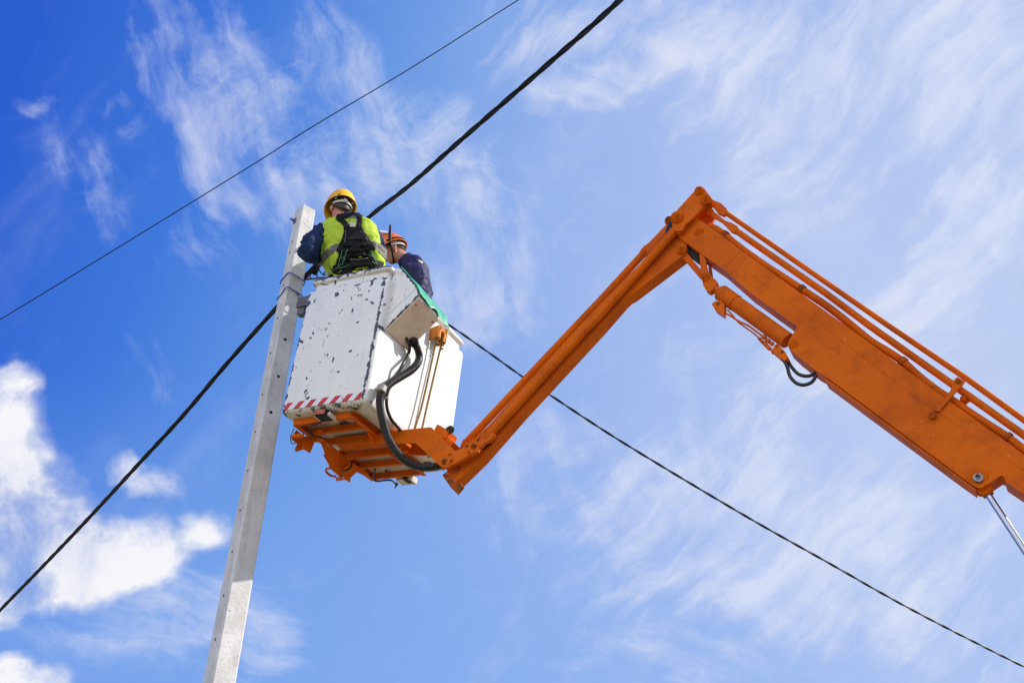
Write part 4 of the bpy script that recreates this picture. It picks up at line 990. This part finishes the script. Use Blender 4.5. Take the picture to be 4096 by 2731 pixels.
    def inside(x, y, poly):
        c_ = False; n = len(poly); j = n-1
        for i in range(n):
            xi, yi = poly[i]; xj, yj = poly[j]
            if (yi > y) != (yj > y) and x < (xj-xi)*(y-yi)/(yj-yi)+xi: c_ = not c_
            j = i
        return c_
    def panel(poly, off, name, mt, par, src, th=.004, ymax=6.74):
        me = src.data; Ms = WM[src.name]; bm = bmesh.new(); mp = {}
        P3 = [Ms @ v.co for v in me.vertices]; N3 = [v.normal for v in me.vertices]
        for p in me.polygons:
            c_ = sum((P3[i] for i in p.vertices), Vector())/len(p.vertices)
            if c_.y > ymax: continue
            x, y = proj(c_)
            if inside(x, y, poly):
                vs = []
                for i in p.vertices:
                    if i not in mp: mp[i] = bm.verts.new(P3[i]+N3[i]*off)
                    vs.append(mp[i])
                bm.faces.new(vs)
        m_ = MB(); m_.bm.free(); m_.bm = bm
        bd = [v for v in bm.verts if v.is_boundary]
        for _ in range(3):
            nw = {}
            for v in bd:
                nb = [e.other_vert(v) for e in v.link_edges if e.is_boundary]
                if len(nb) == 2: nw[v] = (nb[0].co+nb[1].co)*.25+v.co*.5
            for v, c_ in nw.items(): v.co = c_
        o = m_.build(name, mt, par, M, inv=True, ang=180); sd = o.modifiers.new('t', 'SOLIDIFY'); sd.thickness = th; sd.offset = 1; return o
    vest = panel(out, .007, 'vest', VEST, body, jk)
    bvv = bvh_of([vest])
    band = panel([(1270,1052),(1290,1072),(1302,1045),(1330,1018),(1400,992),(1470,985),(1500,1000),(1520,1025),(1540,1045),(1545,1005),(1510,975),(1470,962),(1420,960),(1330,985),(1296,1010),(1283,1035)], .0125, 'reflective_band', REFL, vest, jk, .002)
    bvv = bvh_of([vest, jk])
    # harness
    hs = patch(bvv, [(1382,908),(1370,950),(1356,985),(1348,1014)], [(1444,905),(1468,945),(1490,978),(1502,1002)], .020, .010, 'harness', PAD, body, M)
    hs.data.materials.clear(); hs.data.materials.append(PAD)
    st = lambda n, pts, w, off=.016, mt=WEB, th=.004: ribbon(bvv, pts, w, off, th, n, mt, hs, M)
    st('strap', [(1348,872),(1362,880),(1378,893),(1388,915),(1383,950),(1366,990),(1356,1010)], [20,26])
    st('strap', [(1440,866),(1438,890),(1436,912),(1448,950),(1472,985),(1488,1000)], [20,26])
    st('strap', [(1345,874),(1370,866),(1400,862),(1425,864),(1442,872)], 20, .018)
    st('strap', [(1372,1000),(1364,1025),(1356,1055),(1348,1085)], 24); st('strap', [(1470,1000),(1480,1020),(1492,1042),(1506,1062)], 20)
    st('strap', [(1330,1085),(1360,1065),(1400,1052),(1440,1048),(1500,1058),(1530,1064)], [30,34], .012)
    patch(bvv, [(1318,1098),(1312,1130)], [(1525,1064),(1530,1110)], .012, .006, 'lower_back_pad', WEB, hs, M)
    patch(bvv, [(1376,1010),(1352,1045),(1328,1100)], [(1474,1006),(1502,1035),(1526,1092)], .010, .006, 'hip_pad', WEB, hs, M)
    dp = patch(bvv, [(1391,905),(1387,940),(1378,975),(1371,993)], [(1437,905),(1448,935),(1466,965),(1480,980)], .030, .012, 'dorsal_plate', PAD, hs, M)
    patch(bvv, [(1398,938),(1392,965)], [(1442,930),(1458,960)], .039, .004, 'raised_panel', BLK, dp, M)
    patch(bvv, [(1407,985),(1403,1010)], [(1438,982),(1448,1008)], .030, .010, 'lower_tongue', PAD, hs, M)
    pk = patch(bvv, [(1400,1038),(1406,1075)], [(1472,1036),(1483,1064)], .032, .022, 'pouch', PAD, hs, M)
    ribbon(bvv, [(1405,1041),(1470,1038)], 3, .046, .002, 'reflective_piping', REFL, pk, M)
    ribbon(bvv, [(1385,1040),(1400,1022),(1440,1018),(1470,1022),(1485,1036)], 14, .020, .006, 'pouch_top', PAD, hs, M)
    for pts in ([(1373,1000),(1362,1030),(1352,1068)], [(1390,1000),(1381,1030),(1372,1060)], [(1478,1000),(1492,1030),(1506,1056)], [(1352,1075),(1372,1070),(1400,1058)], [(1318,1096),(1345,1075),(1365,1058)], [(1474,1020),(1498,1032)], [(1484,1046),(1508,1058)], [(1354,1040),(1385,1024)]):
        ribbon(bvv, pts, 1.6, .024, .0015, 'stitching', STITCH, hs, M, sm=1)
    for pts in ([(1386,925),(1380,975)], [(1447,925),(1470,968)]): ribbon(bvv, pts, 2, .042, .002, 'edge_bead', REFL, dp, M, sm=1)
    # D-ring and its plastic tag
    dc, dn = hit(bvv, 1413, 893, .058); rx = CR; ry = CU
    m = MB(); m.tube(catmull([dc+rx*.026*math.cos(a)+ry*.034*math.sin(a) for a in [math.radians(t_) for t_ in (-150,-175,160,130,90,50,20,-5,-30)]],5), .0042, 10); m.build('d_ring', CHROME, hs, M, inv=True)
    m = MB(); m.box(dc-CU*.036-FWD*.018, CR*.020-CU*.003, FWD*.003, CU*.022); m.build('plastic_tag', CLEARP, hs, M, inv=True, bevel=.002)
    # helmet
    hcen = hc+u*.034+f*.010
    hm, r, f, u = helmet(hcen, f, (Vector((-.02,-.02,1))), YEL, 'helmet', body, M, a=.113, b=.140, h=.138, brim=.040)
    m = MB(); rs = []
    for k in range(25):
        al = math.radians(112+136*k/24); ca, sa = math.cos(al), math.sin(al); wd = .026 if 8 < k < 16 else .020
        lo = hc + f*.106*ca + r*.087*sa + u*(-.004-.012*max(0,-ca)); rs.append([lo, lo+u*wd, lo+u*wd-(f*ca+r*sa)*.003, lo-(f*ca+r*sa)*.003])
    m.rings(rs, True, True); sp = m.build('helmet_cradle', WHP, hm, M, inv=True)
    m = MB(); c_ = hc-f*.110+u*.002; m.box(c_, r*.014, f*.004, u*.013); m.build('ratchet', WHP, hm, M, inv=True, bevel=.002)
    m = MB()
    for s_ in (-1, 1):
        a0 = hc + f*(-.075)+r*s_*.068+u*.02; m.tube(catmull([a0, a0+u*.03+f*.0, hcen-f*.07+r*s_*.075+u*.055],4), .008, 8, flat=.3)
    m.build('cradle_strap', WHP, hm, M, inv=True, split=True)
    bvh = bvh_of([hm])
    ribbon(bvh, [(1351,777),(1364,776)], 4, .001, .001, 'small_label', PIN, hm, M, sm=0)
worker1()

# ---- worker in the orange helmet, bent forward, facing left
def worker2():
    FLOOR = (BM @ L(-.30, .86, .065)); M = Matrix.Translation(FLOOR)
    q = lambda x, y, d=6.98: aty(x, y, d)
    hc = q(1574, 1008, 6.97); hf = Vector((-.86, -.05, -.50)).normalized(); hu = Vector((-.45, .0, .9))
    hp_, r, f, u = head_parts(hc, hf, hu)
    lat = Vector((.15, -.98, .0)).normalized()
    hips = FLOOR+Vector((.06, .0, .86)); kL = FLOOR+Vector((-.02,-.12,.46)); kR = FLOOR+Vector((-.02,.12,.46))
    sl, el, wl = q(1656,1080,6.82), q(1680,1152,6.78), q(1600,1190,6.80)
    sr, er, wr_ = q(1650,1072,7.16), q(1660,1150,7.2), q(1560,1170,7.1)
    def hands(m): hand(m, wl, Vector((-1,.1,-.1)), Vector((0,-.3,1)), Vector((0,.3,-1)).normalized()); hand(m, wr_, Vector((-1,-.1,-.1)), Vector((0,.3,1)), Vector((0,-.3,-1)).normalized())
    parts = hp_+[lim([hc-u*.03-f*.02, q(1618,1040), q(1640,1062)], [.056,.057,.06]), torso([(hips,.13,.1),(q(1672,1180),.14,.1),(q(1662,1110),.16,.1),(q(1648,1070),.1,.08)], lat),
        lim([sl,el,wl],[.05,.04,.028]), lim([sr,er,wr_],[.05,.04,.028]), hands,
        lim([hips+Vector((0,-.09,0)),kL,FLOOR+Vector((0,-.12,.08))],[.085,.055,.04]), lim([hips+Vector((0,.09,0)),kR,FLOOR+Vector((0,.12,.08))],[.085,.055,.04]),
        lim([FLOOR+Vector((.04,-.12,.05)),FLOOR+Vector((-.16,-.12,.035))],[.045,.035]), lim([FLOOR+Vector((.04,.12,.05)),FLOOR+Vector((-.16,.12,.035))],[.045,.035])]
    body = shell(parts, .0065, SKIN, 'person', None, M, sm=2)
    tagit(body, 'worker in orange helmet with raised clear visor and navy jacket, bent over and facing left', 'person')
    eyes(hc, f, u, body, M)
    m = MB(); seg = 36; rows = []
    for j in range(10):
        t = j/9; ring = []
        for k in range(seg):
            al = 2*math.pi*k/seg; back = -math.cos(al); low = -.045*max(0, back)**.8 + .012 + .035*max(0, -back)
            zz = low + (.12-low)*t; rr = math.sqrt(max(.0, 1-((zz-.03)/.0935)**2)) if zz > .03 else 1-.12*((.03-zz)/.08)**2
            ring.append(hc + f*(.0985*math.cos(al)*rr) + r*(.0765*math.sin(al)*rr) + u*zz)
        rows.append(ring)
    m.rings(rows, True, True); m.build('hair', HAIRG, body, M, inv=True, ang=180)
    # ear detail
    m = MB(); ec = hc - r*.084 if (hc-r-CAM).length < (hc+r-CAM).length else hc + r*.084
    rr_ = (ec-hc).normalized()
    m.tube(catmull([ec-u*.045+f*.004, ec-u*.03-f*.012, ec-f*.020+u*.004, ec-f*.012+u*.022, ec+f*.006+u*.024, ec+f*.014+u*.008, ec+f*.008-u*.006],6), .0055, 8)
    m.build('ear', SKIN, body, M, inv=True)
    P = [torso([(hips+Vector((0,0,-.06)),.16,.14),(q(1668,1200),.17,.12),(q(1660,1150),.20,.118),(q(1654,1105),.205,.115),(q(1647,1072),.16,.095),(q(1636,1052),.09,.075)], lat),
         lim([q(1655,1068,6.9),sl,q(1675,1116,6.80),el],[.065,.078,.072,.068]), lim([el,q(1650,1185,6.78),wl],[.066,.055,.045]),
         lim([q(1645,1070,7.1),sr,er],[.06,.076,.066]), lim([er,wr_],[.06,.045])]
    jk = shell(P, .011, NAVY2, 'jacket', body, M, wr=.018, seed=21, freq=6)
    m = MB(); nc = q(1628,1046,6.975); ax = (q(1612,1028)-q(1648,1068)).normalized(); a1 = ax.cross(Vector((0,1,0))).normalized(); a2 = ax.cross(a1); rs = []
    for (h_, ra) in ((-.02,.086),(.010,.074),(.030,.070),(.032,.064),(.005,.062)): rs.append([nc+ax*h_+(a1*math.cos(a)+a2*math.sin(a))*ra for a in [2*math.pi*k/28 for k in range(28)]])
    m.rings(rs, True, False); m.build('collar', NAVY2, jk, M, inv=True, ang=180)
    shell([lim([hips+Vector((0,0,.1)), hips],[.15,.15]), lim([hips+Vector((0,-.085,0)),kL,FLOOR+Vector((0,-.12,.1))],[.105,.085,.075]), lim([hips+Vector((0,.085,0)),kR,FLOOR+Vector((0,.12,.1))],[.105,.085,.075])], .014, NAVY2, 'trousers', body, M, wr=.006, seed=5)
    m = MB()
    for sy in (-.12, .12): m.tube([FLOOR+Vector((.08,sy,.05)),FLOOR+Vector((0,sy,.06)),FLOOR+Vector((-.14,sy,.04)),FLOOR+Vector((-.20,sy,.03))],[.04,.052,.045,.028],14)
    m.build('boot', BLK, body, M, inv=True, split=True)
    bv = bvh_of([jk])
    ribbon(bv, [(1672,1042),(1680,1046),(1690,1052)], 7, .004, .002, 'reflective_band', BAND2, jk, M, fb=6.9)
    ribbon(bv, [(1682,1055),(1692,1085),(1694,1115),(1672,1140)], 2, .003, .002, 'shoulder_seam', NAVY, jk, M, fb=6.9)
    hu2 = Vector((-.30, 0, .95))
    hcen = hc+u*.036+f*.004
    hm, r, f, u = helmet(hcen, f, u, ORH, 'helmet', body, M, a=.112, b=.130, h=.142, brim=.055)
    cs = rr_
    m = MB(); rs = []
    for k in range(33):
        al = math.radians(80+200*k/32); ca, sa = math.cos(al), math.sin(al)
        lo = hc + f*.112*ca + r*.094*sa + u*(.004-.012*max(0,-ca)); rs.append([lo, lo+u*.030, lo+u*.030-(f*ca+r*sa)*.003, lo-(f*ca+r*sa)*.003])
    m.rings(rs, True, True); m.build('helmet_cradle', WHP, hm, M, inv=True)
    # goggle elastic round the shell
    m = MB(); m.tube([hcen+f*(.134*math.cos(a))+r*(.117*math.sin(a))+u*.016 for a in [math.radians(75+210*k/40) for k in range(41)]], .0048, 8); m.build('elastic_band', BLK, hm, M, inv=True)
    # raised face shield: black carrier arch plus clear sheet
    cen = hcen+u*.0
    up2 = (u*.86 - f*.36).normalized(); fw = (f + u*.90).normalized()
    arch = []
    for k in range(25):
        a = math.radians(-90+180*k/24); arch.append(cen + cs*(-.122*math.sin(a)) + up2*(.010+.147*math.cos(a)) + f*.012)
    m = MB(); m.tube(arch, .0085, 10, flat=.5); m.build('visor_carrier', BLK, hm, M, inv=True)
    m = MB(); rs = []
    for j in range(9):
        s_ = j/8; rs.append([p + fw*(.16*s_) - up2*(.012*s_) for p in arch[4:21]])
    m.rings(rs, False, False); o = m.build('visor', VISOR, hm, M, inv=True, ang=180)
    sd = o.modifiers.new('t', 'SOLIDIFY'); sd.thickness = .0015
    m = MB(); m.tube([cen+cs*.120+up2*-.01+f*.01, cen+cs*.126+up2*.150+f*.0], [.012,.009], 10, flat=.5); m.build('visor_arm', BLK, hm, M, inv=True)
    m = MB(); m.tube(catmull([hc+cs*.092+u*.03+f*.015, hc+cs*.088-u*.04+f*.03, hc+cs*.062-u*.10+f*.045, hc+cs*.02-u*.12+f*.05],6), .0085, 8, flat=.4); m.build('chin_strap', BLK, hm, M, inv=True)
    m = MB(); m.prism([hcen+f*.10-r*.10-u*.015, hcen+f*.17-r*.07-u*.03, hcen+f*.195-u*.035, hcen+f*.17+r*.07-u*.03, hcen+f*.10+r*.10-u*.015], u*.003); m.build('cap_peak', NAVY2, hm, M, inv=True)
worker2()
